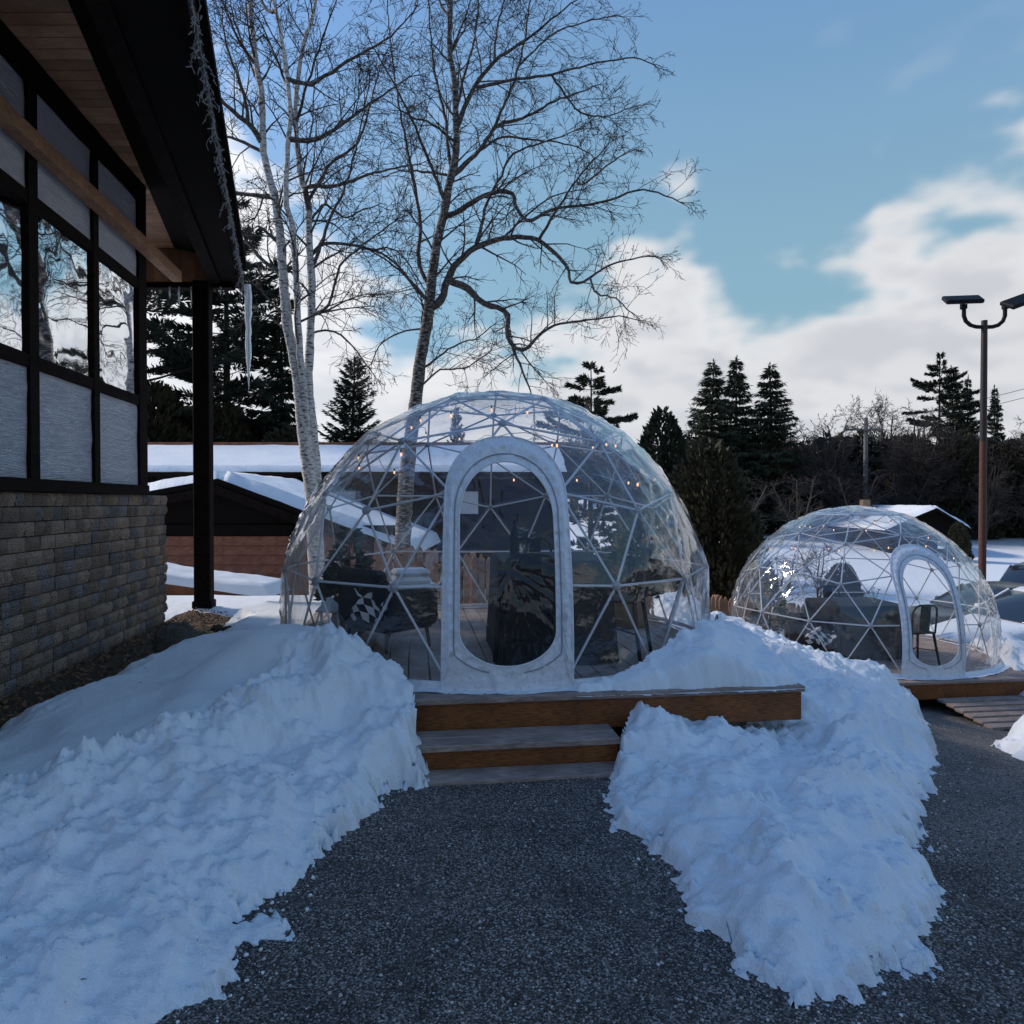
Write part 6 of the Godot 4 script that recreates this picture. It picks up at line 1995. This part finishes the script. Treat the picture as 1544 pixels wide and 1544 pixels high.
func build_car(label: String, at: Vector3, turn: float, paint: Material, suv: bool, lift := 0.0) -> void:   # nose toward -x
	var t := thing("parked_car", label, "car", at, turn, "parked cars")
	var L := 4.5; var W := 0.9
	var belt := (1.0 if suv else 0.92) + lift; var roof := (1.78 if suv else 1.46) + lift
	var rings := []
	# stations: x, half width, bottom, top of the lower body
	var st := [[-2.25, 0.66, 0.34, 0.62], [-2.18, 0.78, 0.25, 0.74], [-1.9, 0.86, 0.20, 0.84], [-1.0, W, 0.19, belt - 0.03], [-0.5, W, 0.19, belt], [1.2, W, 0.19, belt + 0.03], [2.0, 0.88, 0.22, belt + 0.03], [2.2, 0.82, 0.28, belt - 0.02], [2.26, 0.74, 0.40, belt - 0.16]]
	for s in st:
		var ring := []
		for q in [[-1.0, 0.12], [-0.93, 0.0], [0.93, 0.0], [1.0, 0.12], [1.0, 0.72], [0.96, 0.9], [0.82, 1.0], [-0.82, 1.0], [-0.96, 0.9], [-1.0, 0.72]]:
			ring.append(Vector3(s[0], lerpf(s[2], s[3], q[1]), q[0] * s[1]))
		rings.append(ring)
	put("body", loft(rings).done(paint), t)
	var gl := []
	var gs := [[-0.95, 0.0], [-0.2, 0.93], [0.2, 1.0], [1.2, 0.98], [1.75 if suv else 1.3, 0.9], [2.15 if suv else 1.95, 0.0]]
	for s in gs:
		var ring := []
		var y1: float = lerpf(belt + 0.01, roof - 0.035, s[1]); var w1: float = lerpf(0.84, 0.66, s[1])
		for q in [[-0.84, belt - 0.02], [0.84, belt - 0.02], [w1, y1], [-w1, y1]]: ring.append(Vector3(s[0], q[1], q[0]))
		gl.append(ring)
	put("windows", loft(gl).done(M.car_glass), t)
	var rf := []
	for s in [[-0.18, 0.64, -0.055], [0.0, 0.67, -0.01], [0.6, 0.68, 0.0], [1.3 if suv else 0.9, 0.67, -0.01], [1.72 if suv else 1.28, 0.62, -0.075]]:
		var ring := []
		for q in [[-1.0, -0.03], [1.0, -0.03], [0.9, 0.012], [-0.9, 0.012]]: ring.append(Vector3(s[0], roof + s[2] + q[1], q[0] * s[1]))
		rf.append(ring)
	put("roof", loft(rf).done(paint), t)
	for s in [-1, 1]:
		for e in [[-0.95, belt, -0.2, roof - 0.06], [0.5, belt, 0.55, roof - 0.03], [2.1 if suv else 1.9, belt, 1.7 if suv else 1.28, roof - 0.09]]:
			var pm := MB.new(); pm.rod(Vector3(e[0], e[1], s * 0.845), Vector3(e[2], e[3], s * 0.675), 0.035, 5)
			put("pillar", pm.done(paint), t)
		for x in [-1.4, 1.38]:
			var wn := Node3D.new(); wn.name = "wheel"; t.add_child(wn, true)
			wn.position = Vector3(x, 0.33, s * 0.82)
			var ty := MB.new(); ty.lathe([[0.2, -0.1], [0.31, -0.105], [0.335, -0.08], [0.335, 0.08], [0.31, 0.105], [0.2, 0.1]], 22); ty.smooth()
			put("tyre", ty.done(M.black), wn, Transform3D(Basis(Vector3.RIGHT, PI / 2), Vector3.ZERO))
			var rm := MB.new(); rm.lathe([[0.0, -0.06], [0.2, -0.085], [0.205, 0.085], [0.0, 0.06]], 14)
			put("rim", rm.done(M.hub), wn, Transform3D(Basis(Vector3.RIGHT, PI / 2), Vector3.ZERO))
		var hl := MB.new(); hl.rbox(Vector3(-2.1, 0.68, s * 0.64), Vector3(0.22, 0.13, 0.3), 0.03, Basis(Vector3.UP, s * 0.5)); put("headlight", hl.done(M.car_glass), t)
		var tl := MB.new(); tl.rbox(Vector3(2.2, belt - 0.1 + (0.16 if suv else 0.0), s * 0.72), Vector3(0.10, 0.16 if suv else 0.12, 0.13), 0.03); put("tail_light", tl.done(M.tail), t)
		var mr := MB.new(); mr.rbox(Vector3(-0.62, belt + 0.08, s * 0.98), Vector3(0.12, 0.13, 0.2), 0.03); put("mirror", mr.done(paint), t)

func build_cars() -> void:
	M.car_glass = mat(0.015, 0.02, 0.03, 0.04); M.car_glass.metallic_specular = 0.8
	M.tail = mat(0.35, 0.01, 0.01, 0.25)
	M.tail.emission_enabled = true; M.tail.emission = Color(1.0, 0.08, 0.05); M.tail.emission_energy_multiplier = 0.5
	var white := mat(0.72, 0.74, 0.77, 0.3); white.clearcoat_enabled = true; white.clearcoat = 0.6
	var dark := mat(0.012, 0.013, 0.016, 0.25); dark.clearcoat_enabled = true; dark.clearcoat = 0.6
	build_car("white car with a blue-tinted windshield right of the far dome", Vector3(10.65, ground(10.65, -14.5), -14.5), 0.10, white, false, 0.17)
	build_car("black sport utility car with red tail lamp behind the white car", Vector3(15.9, ground(15.9, -20.2), -20.4), PI + 0.35, dark, true)
	build_car("dark car standing behind the far dome's right shoulder", Vector3(11.5, ground(11.5, -17.3), -17.4), 0.1, dark, false)

func build_bits() -> void:
	# boulder
	var rng := RandomNumberGenerator.new(); rng.seed = 61
	var f := noisy(62, 1.6, 4)
	var mb := MB.new()
	var pts := PackedVector3Array()
	for j in 17:
		for i in 28:
			var dvec := dir_of(-88.0 + 11.0 * j, 360.0 * i / 28.0)
			var r := 1.0 + 0.30 * f.get_noise_3dv(dvec)
			pts.append(Vector3(dvec.x * 0.20, dvec.y * 0.17, dvec.z * 0.19) * r)
	mb.grid(pts, 28, 17, PackedByteArray(), true)
	outward(mb, Vector3.ZERO)
	var o := solo("boulder", mb.done(M.rock), "rounded brown boulder half in snow before the stone wall's corner", "boulder")
	o.position = Vector3(-2.93, 0.29, -6.35)
	for k in 6:
		mb = MB.new(); pts = PackedVector3Array()
		for j in 9:
			for i in 12:
				var dvec := dir_of(-88.0 + 22.0 * j, 30.0 * i)
				pts.append(dvec * (0.05 + 0.03 * f.get_noise_3dv(dvec * 2.0 + Vector3(k * 5, 0, 0))) * Vector3(1.4, 0.7, 1.0))
		mb.grid(pts, 12, 9, PackedByteArray(), true)
		outward(mb, Vector3.ZERO)
		var c := solo("dirt_clod", mb.done(M.earth), "dark clod of frozen earth on the snow behind the boulder", "clod", "earth clods")
		var x := -3.15 + 0.14 * k + rng.randf_range(-0.05, 0.05)
		c.position = Vector3(x, 0.17 + rng.randf_range(0, 0.02), -7.4 - rng.randf_range(0, 0.4))

func _ready() -> void:
	build_air()
	make_materials()
	build_ground()
	build_snow()
	build_hall()
	build_sheds()
	build_decks()
	build_domes()
	build_fence()
	build_trees()
	build_poles()
	build_cars()
	build_furniture()
	build_bits()
